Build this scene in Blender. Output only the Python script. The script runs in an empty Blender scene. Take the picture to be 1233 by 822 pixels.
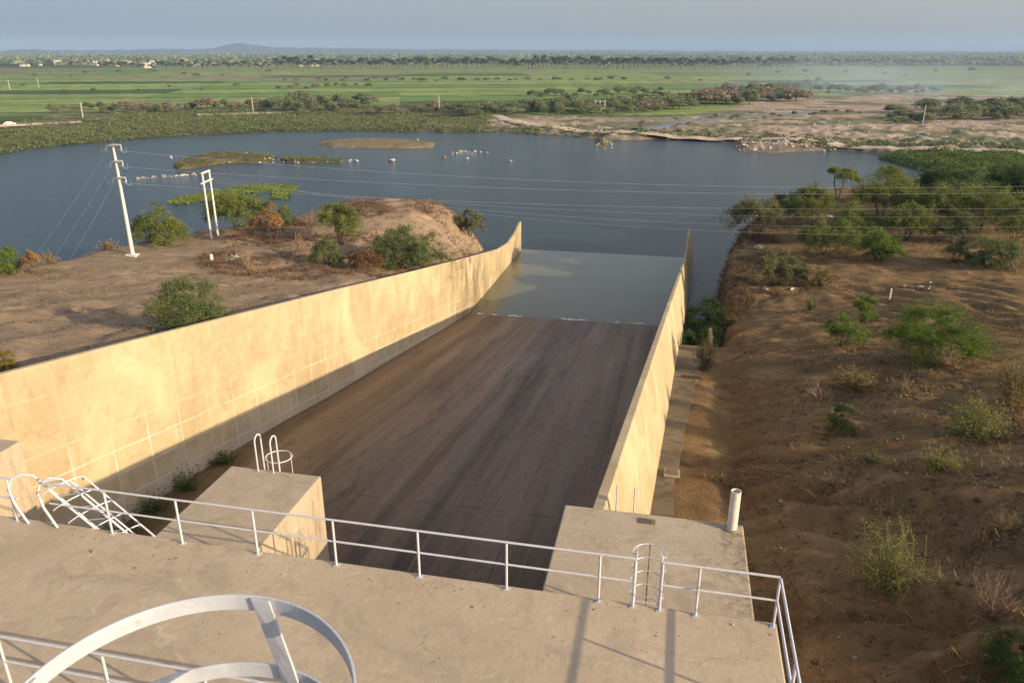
import bpy, math, random
import numpy as np
from mathutils import Vector

rnd = random.Random(7)
rng = np.random.default_rng(11)
scene = bpy.context.scene
COL = scene.collection
R = math.radians

# ------------------------------------------------------------------ camera model (for finding points on the ground)
F, CX, CY = 920.0, 616.5, 411.0
TH = math.atan((CY - 61.0) / F)
YAW = R(12.0)
CT, ST, CW, SW = math.cos(TH), math.sin(TH), math.cos(YAW), math.sin(YAW)
LAKE = -31.2


def ray(u, v):
    x = u - CX
    y = F * CT + (CY - v) * ST
    z = -F * ST + (CY - v) * CT
    return np.array((x * CW - y * SW, x * SW + y * CW, z))


def atz(u, v, z):
    r = ray(u, v)
    return r * (z / r[2])


def depth(p):
    return (-p[0] * SW + p[1] * CW) * CT - p[2] * ST


def pol(u, v=61):
    """bearing of a picture column on the level (radians from +Y, positive to +X)"""
    r = ray(u, v)
    return math.atan2(r[0], r[1])


# ------------------------------------------------------------------ numpy noise
def vnoise(x, y, seed=0):
    x = np.asarray(x, float); y = np.asarray(y, float)
    xi = np.floor(x).astype(np.int64); yi = np.floor(y).astype(np.int64)
    fx = x - xi; fy = y - yi
    fx = fx * fx * (3 - 2 * fx); fy = fy * fy * (3 - 2 * fy)

    def h(a, b):
        n = (a * 374761393 + b * 668265263 + seed * 982451653) & 0x7fffffff
        n = ((n ^ (n >> 13)) * 1274126177) & 0x7fffffff
        n = n ^ (n >> 16)
        return (n & 0xffff) / 65535.0
    a = h(xi, yi); b = h(xi + 1, yi); c = h(xi, yi + 1); d = h(xi + 1, yi + 1)
    return (a * (1 - fx) + b * fx) * (1 - fy) + (c * (1 - fx) + d * fx) * fy


def fbm(x, y, seed=0, oct=4):
    s = 0; a = .5; t = 0
    for i in range(oct):
        s = s + a * vnoise(x * 2 ** i, y * 2 ** i, seed + i * 17); t += a; a *= .5
    return s / t


def sdf(X, Y, poly):
    """signed distance to a polygon, positive inside"""
    X = np.asarray(X, float); Y = np.asarray(Y, float)
    best = np.full(X.shape, 1e18); ins = np.zeros(X.shape, bool)
    n = len(poly)
    for i in range(n):
        ax, ay = poly[i]; bx, by = poly[(i + 1) % n]
        dx, dy = bx - ax, by - ay
        t = np.clip(((X - ax) * dx + (Y - ay) * dy) / (dx * dx + dy * dy), 0, 1)
        best = np.minimum(best, (X - ax - t * dx) ** 2 + (Y - ay - t * dy) ** 2)
        if ay != by:
            c = ((ay > Y) != (by > Y)) & (X < (bx - ax) * (Y - ay) / (by - ay) + ax)
            ins ^= c
    return np.where(ins, 1, -1) * np.sqrt(best)


def ss(a, b, x):
    t = np.clip((np.asarray(x, float) - a) / (b - a), 0, 1)
    return t * t * (3 - 2 * t)


# ------------------------------------------------------------------ the chute
WL = -24.5                                  # inner face of the left wall
def XR(y): return -1.4 + .036 * (y - 16)    # inner face of the right wall
TOPY = [-5, 5, 15.9, 26.1, 50.7, 69.3, 85.8, 105.7, 112.5, 117.5, 120.8, 122.6]
TOPZ = [-10.35, -10.35, -10.35, -12.2, -16.75, -20.29, -23.34, -26.94, -27.6, -27.3, -26.5, -26.35]
def walltop(y): return np.interp(y, TOPY, TOPZ)
FLY = [2, 22, 27.3, 31.6, 36.6, 42.1, 49.1, 61.4, 76.7, 89.1, 96, 110, 126]
FLZ = [-20.9, -20.9, -21.1, -21.6, -22.3, -23.24, -24.57, -26.58, -29.19, -31.2, -32.2, -33, -33]
def floorz(y): return np.interp(y, FLY, FLZ)

# ------------------------------------------------------------------ heights of the land
POLY_L = [(-24.6, -10), (-24.6, 104), (-27.5, 111), (-35, 116), (-46, 114), (-52, 107), (-58.6, 97), (-63, 89.5), (-67, 82.5),
          (-66.5, 74), (-64, 62), (-74, 52), (-100, 40), (-160, 30), (-160, -10)]
POLY_R = [(-1.5, -20), (1.6, 58), (4.0, 61.5), (7.2, 75), (5.9, 84), (8, 104), (10.6, 117), (14, 127), (22, 141), (30, 150), (45, 150),
          (62, 152), (80, 166), (100, 186), (150, 200), (260, 205), (260, -20)]
SHORE = [(-900, -40), (-400, 110), (-262, 172)] + [tuple(atz(u_, v_, LAKE)[:2]) for u_, v_ in [
    (0, 185), (45, 178), (90, 173.5), (180, 166), (280, 160.5), (340, 158.5), (400, 157.5), (480, 158.5), (560, 159), (600, 159), (640, 162), (690, 164), (712, 167), (717, 177), (724, 181), (734, 178), (740, 170),
    (790, 168), (850, 170), (880, 173), (884, 182), (930, 184.5), (985, 182.5), (1010, 181), (1040, 184), (1062, 187), (1064, 192), (1090, 199), (1120, 207), (1136, 216)]] + [(80, 198), (96, 180), (130, 170), (300, 150)]
POLY_F = SHORE + [(16000, 150), (16000, 16000), (-16000, 16000), (-16000, -40)]


def hL(X, Y):
    zp = -14.3 - .175 * (Y - 27)
    k = 1.2
    zin = k * np.log(np.exp(np.clip(zp / k, -60, 60)) + np.exp(-22.6 / k))
    zw = walltop(Y) - 1.5
    w = np.exp(-((X + 24.6) / 7.0) ** 2) * ss(48, 60, Y)
    zin = zin * (1 - w) + np.minimum(zin, zw - .4) * w
    m = np.exp(-(((X + 39) / 10.5) ** 2) ** 1.5 - (((Y - 103) / 9.5) ** 2) ** 1.5)
    zin = zin + 2.2 * m * ss(-26, -33, X)
    zin = zin + .8 * (fbm(X / 9, Y / 9, 3) - .5) + .20 * (fbm(X / 2.2, Y / 2.2, 5) - .5) - .3 * (1 - np.abs(2 * fbm(X / 7, Y / 3, 4, 3) - 1)) ** 7
    zin = zin + .16 * (fbm(X / .7, Y / .7, 6, 3) - .5)
    zin = zin + .45 * ss(.45, .75, fbm(X / 5, Y / 5, 8)) * ss(-60, -45, X)
    d = sdf(X, Y, POLY_L) + 2.5 * (fbm(X / 4, Y / 4, 9) - .5)
    t = ss(-9.5, 2.2, d)
    t = np.where(X > -26.5, np.maximum(t, ss(110, 102, Y)), t)
    return -36 + (zin + 36) * t


def hR(X, Y):
    led = walltop(np.clip(Y, 10, 130)) - 3.75
    k = .8
    base = k * np.log(np.exp(led / k) + np.exp(-24.2 / k))
    x = np.maximum(X - (1.8 + .03 * np.maximum(Y - 20, 0)), 0)
    A = np.interp(Y, [15, 40, 80, 140], [9.0, 8.0, 5.2, 3.0])
    x1 = np.maximum(x - 1.2, 0)
    rise = A * (1 - np.exp(-x1 / 30.0))
    rise = rise - .25 * np.exp(-((x - 1.3) / 1.2) ** 2)
    f = ss(.2, 2.0, x)
    zin = base + rise + f * (.8 * (fbm(X / 8, Y / 8, 23) - .5) + .45 * (fbm(X / 2.4, Y / 2.4, 25) - .5) + .20 * (fbm(X / .8, Y / .8, 27, 3) - .5)
                            - .42 * (1 - np.abs(2 * fbm(X / 11 + Y / 30, Y / 3.2, 26, 3) - 1)) ** 7 - .16 * (1 - np.abs(2 * fbm(X / 4, Y / 1.1, 28, 3) - 1)) ** 6)
    zin = zin + .30 * (fbm(X / 1.4, Y / 1.4, 39) - .40) * ss(-1.6, .2, x + np.minimum(X - XR(Y) - 1.6, 0)) * ss(3, 1, x) * (Y < 57)
    # washed ridges on the lit shelf
    zin = zin + .22 * f * ss(54, 64, Y) * ss(88, 76, Y) * ss(14, 19, X) * ss(36, 28, X) * ss(.42, .62, fbm(X / 7, Y / 7, 37)) * np.sin(X * 2.0 + Y * 1.6 + 7 * fbm(X / 5, Y / 5, 31))
    d = sdf(X, Y, POLY_R) + (2.6 * (fbm(X / 4, Y / 4, 29) - .5) + 1.5 * (fbm(X / 1.2, Y / 1.2, 33) - .5)) * ss(60, 64, Y)
    t = ss(-2.6, .9, d)
    t = np.where(Y < 59, 1.0, t)
    return -36 + (zin + 36) * t


def hF(X, Y):
    d = sdf(X, Y, POLY_F) + 4.5 * (fbm(X / 14, Y / 14, 41) - .5) + 2.5 * (fbm(X / 4, Y / 4, 47) - .5)
    z = LAKE + np.where(d > 0, 1.9 * (1 - np.exp(-d / 9)), d * .25)
    sand = ss(-110, -60, X) * ss(480, 330, Y)
    z = z + np.where(d > 2, (.5 * (fbm(X / 20, Y / 20, 43) - .5) + sand * (1.1 * (fbm(X / 9, Y / 9, 45) - .45) + .5 * (fbm(X / 3, Y / 3, 48) - .5) + .7 * ss(.5, .7, fbm(X / 5, Y / 5, 46)))), 0)
    return np.maximum(z, -36)


def hit(u, v, h, lo=8.0, hi=600.0):
    """where the line of sight through picture point (u, v) meets the land h"""
    r = ray(u, v); L = math.hypot(r[0], r[1])
    t = np.geomspace(lo, hi, 2500) / L
    P = r[None, :] * t[:, None]
    below = P[:, 2] < h(P[:, 0], P[:, 1])
    i = int(np.argmax(below)) if below.any() else len(t) - 1
    return P[i]


def gz(h, x, y):
    return float(h(np.array([x]), np.array([y]))[0])


# ------------------------------------------------------------------ object helpers
def tag(o, label=None, cat=None, group=None, kind=None):
    if label: o["label"] = label
    if cat: o["category"] = cat
    if group: o["group"] = group
    if kind: o["kind"] = kind
    return o


def thing(name, loc, label, cat, group=None, rz=0):
    o = bpy.data.objects.new(name, None); COL.objects.link(o)
    o.location = [float(a) for a in loc]; o.rotation_euler = (0, 0, rz); o.empty_display_size = .2
    return tag(o, label, cat, group)


def mesh_np(name, V, FC, mats, smooth=True, mi=None, cols=None):
    V = np.asarray(V, np.float32); FC = np.asarray(FC, np.int32)
    me = bpy.data.meshes.new(name)
    n, k = FC.shape
    me.vertices.add(len(V)); me.vertices.foreach_set("co", V.ravel())
    me.loops.add(n * k); me.loops.foreach_set("vertex_index", FC.ravel())
    me.polygons.add(n)
    me.polygons.foreach_set("loop_start", np.arange(0, n * k, k, dtype=np.int32))
    me.polygons.foreach_set("loop_total", np.full(n, k, np.int32))
    if smooth: me.polygons.foreach_set("use_smooth", np.ones(n, bool))
    for m in (mats if isinstance(mats, (list, tuple)) else [mats]): me.materials.append(m)
    if mi is not None: me.polygons.foreach_set("material_index", np.asarray(mi, np.int32))
    if cols is not None:
        at = me.color_attributes.new("tint", 'FLOAT_COLOR', 'POINT')
        c = np.ones((len(V), 4), np.float32); c[:, :3] = cols
        at.data.foreach_set("color", c.ravel())
    me.update(); me.validate()
    return me


def link(name, me, parent=None, loc=None):
    o = bpy.data.objects.new(name, me); COL.objects.link(o)
    if parent: o.parent = parent
    if loc is not None: o.location = [float(a) for a in loc]
    return o


class MB:
    """collects shapes; build() links them as ONE mesh object"""
    def __init__(s): s.v = []; s.f = []

    def add(s, vs, fs):
        b = len(s.v); s.v += [tuple(map(float, p)) for p in vs]; s.f += [tuple(b + i for i in f) for f in fs]; return s

    def box(s, x0, x1, y0, y1, z0, z1):
        return s.add([(x0, y0, z0), (x1, y0, z0), (x1, y1, z0), (x0, y1, z0), (x0, y0, z1), (x1, y0, z1), (x1, y1, z1), (x0, y1, z1)],
                     [(0, 3, 2, 1), (4, 5, 6, 7), (0, 1, 5, 4), (1, 2, 6, 5), (2, 3, 7, 6), (3, 0, 4, 7)])

    def tube(s, pts, r, n=8, closed=False):
        pts = [Vector(p) for p in pts]; m = len(pts)
        rs = r if isinstance(r, (list, tuple)) else [r] * m
        vs = []; fs = []
        up = None
        for i, p in enumerate(pts):
            if closed: d = pts[(i + 1) % m] - pts[i - 1]
            else: d = pts[min(i + 1, m - 1)] - pts[max(i - 1, 0)]
            d.normalize()
            if up is None: up = Vector((0, 0, 1)) if abs(d.z) < .9 else Vector((0, 1, 0))
            a = d.cross(up); a.normalize(); b = a.cross(d); b.normalize(); up = b
            for k in range(n):
                t = 2 * math.pi * k / n
                vs.append(p + (a * math.cos(t) + b * math.sin(t)) * rs[i])
        for i in range(m if closed else m - 1):
            j = (i + 1) % m
            for k in range(n):
                q = (k + 1) % n
                fs.append((i * n + k, j * n + k, j * n + q, i * n + q))
        if not closed:
            fs.append(tuple(range(n))); fs.append(tuple((m - 1) * n + k for k in reversed(range(n))))
        return s.add(vs, fs)

    def cyl(s, x, y, z0, z1, r, n=16): return s.tube([(x, y, z0), (x, y, z1)], r, n)

    def build(s, name, mat, parent=None, bevel=0, smooth=None, raw=False):
        me = bpy.data.meshes.new(name)
        off = Vector(parent.location) if (parent and not raw) else Vector((0, 0, 0))
        if parent and not raw:
            p = parent
            while p.parent: p = p.parent; off += Vector(p.location)
        me.from_pydata([Vector(p) - off for p in s.v], [], s.f)
        me.materials.append(mat)
        o = bpy.data.objects.new(name, me); COL.objects.link(o)
        if parent: o.parent = parent
        if bevel:
            b = o.modifiers.new("bevel", 'BEVEL'); b.width = bevel; b.segments = 2; b.limit_method = 'ANGLE'
        if smooth:
            me.polygons.foreach_set("use_smooth", [True] * len(me.polygons))
            try: me.set_sharp_from_angle(angle=R(40))
            except Exception: pass
        return o


# ------------------------------------------------------------------ materials
def newmat(name):
    m = bpy.data.materials.new(name); m.use_nodes = True
    nt = m.node_tree; nt.nodes.clear()
    return m, nt


def N(nt, t, **kw):
    n = nt.nodes.new(t)
    for k, v in kw.items():
        if k.startswith('_'): setattr(n, k[1:], v)
        else: n.inputs[k.replace('0', ' ')].default_value = v
    return n


def ramp(nt, fac, stops, interp='LINEAR'):
    r = nt.nodes.new('ShaderNodeValToRGB'); r.color_ramp.interpolation = interp
    el = r.color_ramp.elements
    while len(el) > 1: el.remove(el[-1])
    for i, (p, c) in enumerate(stops):
        e = el[0] if i == 0 else el.new(p)
        e.position = p
        e.color = (c, c, c, 1) if isinstance(c, (int, float)) else (*c, 1)
    nt.links.new(fac, r.inputs[0])
    return r.outputs[0]


def mix(nt, fac, a, b, mode='MIX'):
    m = nt.nodes.new('ShaderNodeMix'); m.data_type = 'RGBA'; m.blend_type = mode
    for sock, val in ((m.inputs[0], fac), (m.inputs[6], a), (m.inputs[7], b)):
        if hasattr(val, 'is_linked'): nt.links.new(val, sock)
        elif isinstance(val, (int, float)): sock.default_value = val if sock == m.inputs[0] else (val, val, val, 1)
        else: sock.default_value = (*val, 1)
    return m.outputs[2]


def math_(nt, op, a, b=0.0, c=0.0):
    m = nt.nodes.new('ShaderNodeMath'); m.operation = op
    for i, val in enumerate((a, b, c)):
        if hasattr(val, 'is_linked'): nt.links.new(val, m.inputs[i])
        else: m.inputs[i].default_value = val
    return m.outputs[0]


def coords(nt, scale=(1, 1, 1), rot=(0, 0, 0), kind='Position'):
    if kind == 'Position':
        g = nt.nodes.new('ShaderNodeNewGeometry'); src = g.outputs['Position']
    else:
        g = nt.nodes.new('ShaderNodeTexCoord'); src = g.outputs[kind]
    mp = nt.nodes.new('ShaderNodeMapping'); mp.inputs['Scale'].default_value = scale; mp.inputs['Rotation'].default_value = rot
    nt.links.new(src, mp.inputs[0])
    return mp.outputs[0]


def noise(nt, vec, scale, detail=4, rough=.55, dist=0.0):
    n = nt.nodes.new('ShaderNodeTexNoise')
    n.inputs['Scale'].default_value = scale; n.inputs['Detail'].default_value = detail
    n.inputs['Roughness'].default_value = rough; n.inputs['Distortion'].default_value = dist
    nt.links.new(vec, n.inputs['Vector'])
    return n.outputs['Fac']


def finish(nt, color, rough=.85, bump=None, bstr=.4, bdist=.05, spec=.3, metal=0.0):
    p = nt.nodes.new('ShaderNodeBsdfPrincipled'); o = nt.nodes.new('ShaderNodeOutputMaterial')
    if hasattr(color, 'is_linked'): nt.links.new(color, p.inputs['Base Color'])
    else: p.inputs['Base Color'].default_value = (*color, 1)
    if hasattr(rough, 'is_linked'): nt.links.new(rough, p.inputs['Roughness'])
    else: p.inputs['Roughness'].default_value = rough
    p.inputs['Specular IOR Level'].default_value = spec; p.inputs['Metallic'].default_value = metal
    if bump is not None:
        b = nt.nodes.new('ShaderNodeBump'); b.inputs['Strength'].default_value = bstr; b.inputs['Distance'].default_value = bdist
        nt.links.new(bump, b.inputs['Height']); nt.links.new(b.outputs[0], p.inputs['Normal'])
    nt.links.new(p.outputs[0], o.inputs[0])
    return p


def soil_mat(name, c0, c1, c2, stone):
    m, nt = newmat(name)
    v = coords(nt)
    big = noise(nt, v, .13, 5, .6, .6)
    mid = noise(nt, v, .9, 6, .65, .3)
    fine = noise(nt, v, 7, 5, .7)
    c = ramp(nt, big, [(.3, c0), (.5, c1), (.7, c2)])
    c = mix(nt, ramp(nt, mid, [(.38, 0.0), (.66, .55)]), c, c0)
    dark = ramp(nt, noise(nt, v, 2.6, 4, .7, 1.2), [(.60, 0.0), (.72, .6)])
    c = mix(nt, dark, c, tuple(a * .45 for a in c0))
    c = mix(nt, ramp(nt, fine, [(.3, .35), (.7, 0.0)]), c, tuple(a * .5 for a in c1))
    vo = nt.nodes.new('ShaderNodeTexVoronoi'); vo.inputs['Scale'].default_value = 2.3; nt.links.new(v, vo.inputs['Vector'])
    peb = ramp(nt, vo.outputs['Distance'], [(.07, 1.0), (.11, 0.0)])
    sel = math_(nt, 'MULTIPLY', peb, ramp(nt, noise(nt, v, .55, 3), [(.52, 0.0), (.62, 1.0)]))
    c = mix(nt, sel, c, stone)
    c = mix(nt, ramp(nt, noise(nt, v, .45, 6, .72, 1.5), [(.52, 0.0), (.66, .65)]), c, tuple(a * .55 for a in c0))
    c = mix(nt, ramp(nt, noise(nt, v, .28, 5, .65, 1.0), [(.55, 0.0), (.70, .6)]), c, tuple(min(.6, a * 1.25) for a in c2))
    hgt = math_(nt, 'ADD', math_(nt, 'MULTIPLY', mid, .7), math_(nt, 'MULTIPLY', fine, .3))
    grain = noise(nt, v, 22, 4, .75)
    c = mix(nt, ramp(nt, grain, [(.36, .45), (.58, 0.0)]), c, tuple(a * .40 for a in c0))
    c = mix(nt, ramp(nt, grain, [(.58, 0.0), (.74, .45)]), c, tuple(min(.6, a * 1.3) for a in c2))
    finish(nt, c, .95, math_(nt, 'ADD', hgt, math_(nt, 'MULTIPLY', grain, .15)), .9, .22, .1)
    return m


def concrete_mat(name, c0, c1, stainc, wall=False, stains=.35, edge_grime=False):
    m, nt = newmat(name)
    v = coords(nt)
    big = noise(nt, v, .35, 5, .6, .4)
    fine = noise(nt, v, 9, 6, .7)
    c = ramp(nt, big, [(.3, c0), (.7, c1)])
    c = mix(nt, ramp(nt, fine, [(.35, .22), (.65, 0.0)]), c, tuple(a * .6 for a in c0))
    c = mix(nt, ramp(nt, noise(nt, v, 1.1, 6, .72, 1.0), [(.54, 0.0), (.75, stains)]), c, stainc)
    # blotches, pale scuffs, hair cracks, specks
    c = mix(nt, ramp(nt, noise(nt, v, 2.7, 7, .75, 1.5), [(.58, 0.0), (.70, .5)]), c, tuple(min(.7, a * 1.35) for a in c1))
    c = mix(nt, ramp(nt, noise(nt, v, .7, 3, .6, 2.0), [(.52, 0.0), (.66, stains * .7)]), c, tuple(a * .62 for a in c0))
    vo = nt.nodes.new('ShaderNodeTexVoronoi'); vo.feature = 'DISTANCE_TO_EDGE'; vo.inputs['Scale'].default_value = .42
    wv = nt.nodes.new('ShaderNodeVectorMath'); wv.operation = 'ADD'; nz = nt.nodes.new('ShaderNodeTexNoise'); nz.inputs['Scale'].default_value = 1.6; nz.inputs['Detail'].default_value = 5
    nt.links.new(v, nz.inputs['Vector']); nt.links.new(v, wv.inputs[0]); nt.links.new(nz.outputs['Color'], wv.inputs[1]); nt.links.new(wv.outputs[0], vo.inputs['Vector'])
    crk = math_(nt, 'MULTIPLY', ramp(nt, vo.outputs['Distance'], [(.0, 1.0), (.008, 0.0)]), ramp(nt, noise(nt, v, .5, 2), [(.55, 0.0), (.65, .4)]))
    c = mix(nt, crk, c, tuple(a * .4 for a in c0))
    v3 = nt.nodes.new('ShaderNodeTexVoronoi'); v3.inputs['Scale'].default_value = 5.5; nt.links.new(v, v3.inputs['Vector'])
    spk = math_(nt, 'MULTIPLY', ramp(nt, v3.outputs['Distance'], [(.06, 1.0), (.10, 0.0)]), ramp(nt, noise(nt, v, 1.3, 2), [(.55, 0.0), (.62, .8)]))
    c = mix(nt, spk, c, tuple(a * .35 for a in c0))
    if edge_grime:
        se = nt.nodes.new('ShaderNodeSeparateXYZ'); ge = nt.nodes.new('ShaderNodeNewGeometry'); nt.links.new(ge.outputs['Position'], se.inputs[0])
        em = ramp(nt, math_(nt, 'ADD', math_(nt, 'DIVIDE', se.outputs[0], 4.0), math_(nt, 'MULTIPLY', noise(nt, v, 1.2, 5, .7), .5)), [(.55, 0.0), (.72, 1.0)])
        em = math_(nt, 'MULTIPLY', em, ramp(nt, noise(nt, v, 5.0, 6, .8), [(.45, 0.0), (.6, .75)]))
        c = mix(nt, em, c, (.12, .095, .07))
        dr = ramp(nt, noise(nt, coords(nt, (2.2, 2.2, .25)), 1.5, 5, .75), [(.55, 0.0), (.68, .7)])
        nz_ = nt.nodes.new('ShaderNodeSeparateXYZ'); nt.links.new(ge.outputs['Normal'], nz_.inputs[0])
        c = mix(nt, math_(nt, 'MULTIPLY', dr, math_(nt, 'SUBTRACT', 1.0, math_(nt, 'ABSOLUTE', nz_.outputs[2]))), c, stainc)
    bump = fine
    if wall:
        sp = nt.nodes.new('ShaderNodeSeparateXYZ'); g = nt.nodes.new('ShaderNodeNewGeometry'); nt.links.new(g.outputs['Position'], sp.inputs[0])
        zz = math_(nt, 'ADD', sp.outputs[2], math_(nt, 'MULTIPLY', sp.outputs[1], .187))   # height measured along the slope of the crest
        jit = math_(nt, 'MULTIPLY', noise(nt, v, .25, 2), .25)
        def grid(x, period, width):
            fr = math_(nt, 'FRACT', math_(nt, 'DIVIDE', math_(nt, 'ADD', x, jit), period))
            d = math_(nt, 'ABSOLUTE', math_(nt, 'SUBTRACT', fr, .5))
            return math_(nt, 'GREATER_THAN', d, .5 - width / period)
        ln = math_(nt, 'MAXIMUM', grid(zz, 1.22, .05), grid(sp.outputs[1], 2.44, .05))
        big_ln = grid(sp.outputs[1], 9.76, .06)
        patch = ramp(nt, noise(nt, v, .33, 4, .6, .5), [(.42, .28), (.6, .9)])
        ln = math_(nt, 'MAXIMUM', math_(nt, 'MULTIPLY', ln, patch), math_(nt, 'MULTIPLY', big_ln, .6))
        low = ramp(nt, math_(nt, 'DIVIDE', math_(nt, 'ADD', zz, 16.5), 8.0), [(.35, 1.0), (.72, .15)])
        ln = math_(nt, 'MULTIPLY', ln, low)
        c = mix(nt, math_(nt, 'MULTIPLY', ln, .92), c, (.70, .64, .52))
        # pale lime wash low on the wall and in big patches, warmer ochre above
        lime = ramp(nt, math_(nt, 'ADD', math_(nt, 'DIVIDE', math_(nt, 'ADD', zz, 15.6), 7.0), math_(nt, 'MULTIPLY', noise(nt, v, .3, 5, .65, .5), .9)), [(.35, .75), (.70, 0.0)])
        c = mix(nt, lime, c, (.50, .465, .405))
        seep = ramp(nt, noise(nt, coords(nt, (1, 1.6, .22)), 1.3, 5, .75, .3), [(.60, 0.0), (.70, .7)])
        c = mix(nt, math_(nt, 'MULTIPLY', seep, low), c, (.68, .63, .54))
        c = mix(nt, ramp(nt, noise(nt, v, .16, 4, .6, .8), [(.5, 0.0), (.68, .55)]), c, (.66, .56, .36))
        # run-off streaks below the crest
        vs = coords(nt, (1, 1.1, .07))
        st = ramp(nt, noise(nt, vs, 1.0, 5, .7, .2), [(.56, 0.0), (.74, .65)])
        c = mix(nt, math_(nt, 'MULTIPLY', st, ramp(nt, noise(nt, v, .12, 2), [(.35, .25), (.65, 1.0)])), c, stainc)
        # wet grime at the far end
        gr = ramp(nt, noise(nt, coords(nt, (1, .8, .25)), .7, 5, .7, .5), [(.42, 0.0), (.6, .85)])
        far = ramp(nt, math_(nt, 'DIVIDE', sp.outputs[1], 130.0), [(.58, 0.0), (.70, 1.0), (.78, .45)])
        c = mix(nt, math_(nt, 'MULTIPLY', gr, far), c, (.13, .10, .065))
        bump = math_(nt, 'ADD', fine, math_(nt, 'MULTIPLY', ln, .6))
    finish(nt, c, .9, bump, .35, .03, .2)
    return m


def simple(name, c, rough=.6, spec=.4, var=.15, scale=6, metal=0.0, rust=None):
    m, nt = newmat(name)
    v = coords(nt)
    n = noise(nt, v, scale, 4, .65)
    cc = ramp(nt, n, [(.3, tuple(a * (1 - var) for a in c)), (.7, tuple(min(1, a * (1 + var)) for a in c))])
    if rust:
        cc = mix(nt, ramp(nt, noise(nt, v, 14, 5, .75), [(.63, 0.0), (.70, .85)]), cc, rust)
    finish(nt, cc, rough, n, .15, .02, spec, metal)
    return m


def leaf_mat(name, c, dry=None):
    m, nt = newmat(name)
    g = nt.nodes.new('ShaderNodeNewGeometry')
    a = tuple(x * .55 for x in c); b = tuple(x * 1.45 for x in c)
    col = ramp(nt, g.outputs['Random Per Island'], [(0.0, a), (.5, c), (1.0, b)])
    big = noise(nt, coords(nt), .8, 3)
    at = nt.nodes.new('ShaderNodeAttribute'); at.attribute_name = 'tint'
    col = mix(nt, ramp(nt, at.outputs['Fac'], [(0.0, .0), (.5, .0), (1.0, .75)]), col, (min(.5, c[0] * 1.9), min(.5, c[1] * 1.6), c[2] * 1.25))
    col = mix(nt, ramp(nt, big, [(.4, 0.0), (.7, .5)]), col, dry or (c[0] * 1.5, c[1] * 1.2, c[2] * 1.0))
    d = nt.nodes.new('ShaderNodeBsdfDiffuse'); t = nt.nodes.new('ShaderNodeBsdfTranslucent'); o = nt.nodes.new('ShaderNodeOutputMaterial')
    mx = nt.nodes.new('ShaderNodeMixShader'); mx.inputs[0].default_value = .35
    nt.links.new(col, d.inputs[0]); nt.links.new(col, t.inputs[0])
    nt.links.new(d.outputs[0], mx.inputs[1]); nt.links.new(t.outputs[0], mx.inputs[2]); nt.links.new(mx.outputs[0], o.inputs[0])
    return m


M = {}
M['soil_left'] = soil_mat('pale_soil', (.285, .205, .135), (.37, .275, .185), (.42, .305, .195), (.42, .35, .27))
M['soil_right'] = soil_mat('dark_soil', (.172, .108, .050), (.285, .183, .086), (.40, .262, .128), (.24, .19, .14))
M['wall'] = concrete_mat('yellowed_concrete', (.43, .325, .187), (.535, .425, .262), (.27, .18, .09), True)
M['deck'] = concrete_mat('deck_concrete', (.45, .355, .245), (.585, .47, .335), (.22, .165, .11), False, .38)
M['pier'] = concrete_mat('pier_concrete', (.42, .335, .235), (.54, .44, .315), (.15, .11, .07), False, .5, True)
M['ledge'] = concrete_mat('ledge_concrete', (.15, .115, .075), (.25, .195, .13), (.07, .055, .035), False, .95)
M['white_steel'] = simple('white_painted_steel', (.56, .55, .58), .4, .5, .08, 9, 0, (.22, .10, .05))
M['cage_steel'] = simple('scuffed_white_steel', (.46, .48, .52), .45, .5, .1, 12, 0, (.30, .22, .17))
M['pole'] = simple('white_concrete_pole', (.66, .62, .55), .7, .3, .1)
M['plastic'] = simple('weathered_white_pipe', (.66, .60, .50), .55, .3, .15, 8, 0, (.30, .18, .10))
M['wire'] = simple('bare_wire', (.55, .55, .55), .5, .5)
M['pebble'] = simple('pebble', (.20, .16, .12), .95, .1, .4, 1.5)
M['rock'] = simple('pale_rock', (.36, .31, .25), .9, .2, .35, 1.5)
M['rock_white'] = simple('white_rock', (.43, .40, .35), .85, .2, .2, 1.5)
M['green_twig'] = simple('green_twig', (.17, .165, .075), .9, .1, .3)
M['bark'] = simple('bark', (.085, .062, .045), .95, .1, .3)
M['dead_wood'] = simple('dead_wood', (.27, .19, .135), .95, .1, .3)
M['house'] = simple('house_plaster', (.62, .56, .48), .8, .2, .2, .05)
M['roof'] = simple('house_roof', (.40, .30, .25), .8, .2, .2, .05)
M['car'] = simple('white_car_paint', (.75, .75, .74), .3, .5)
M['dark'] = simple('dark_rubber', (.03, .03, .035), .5, .4)
M['foam'] = simple('foam', (.62, .62, .58), .8, .2)
M['sandroad'] = simple('dirt_road', (.52, .41, .30), .95, .1, .12, .3)
M['trash'] = simple('pale_rubbish', (.5, .46, .4), .8, .2, .4, 3)
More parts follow.
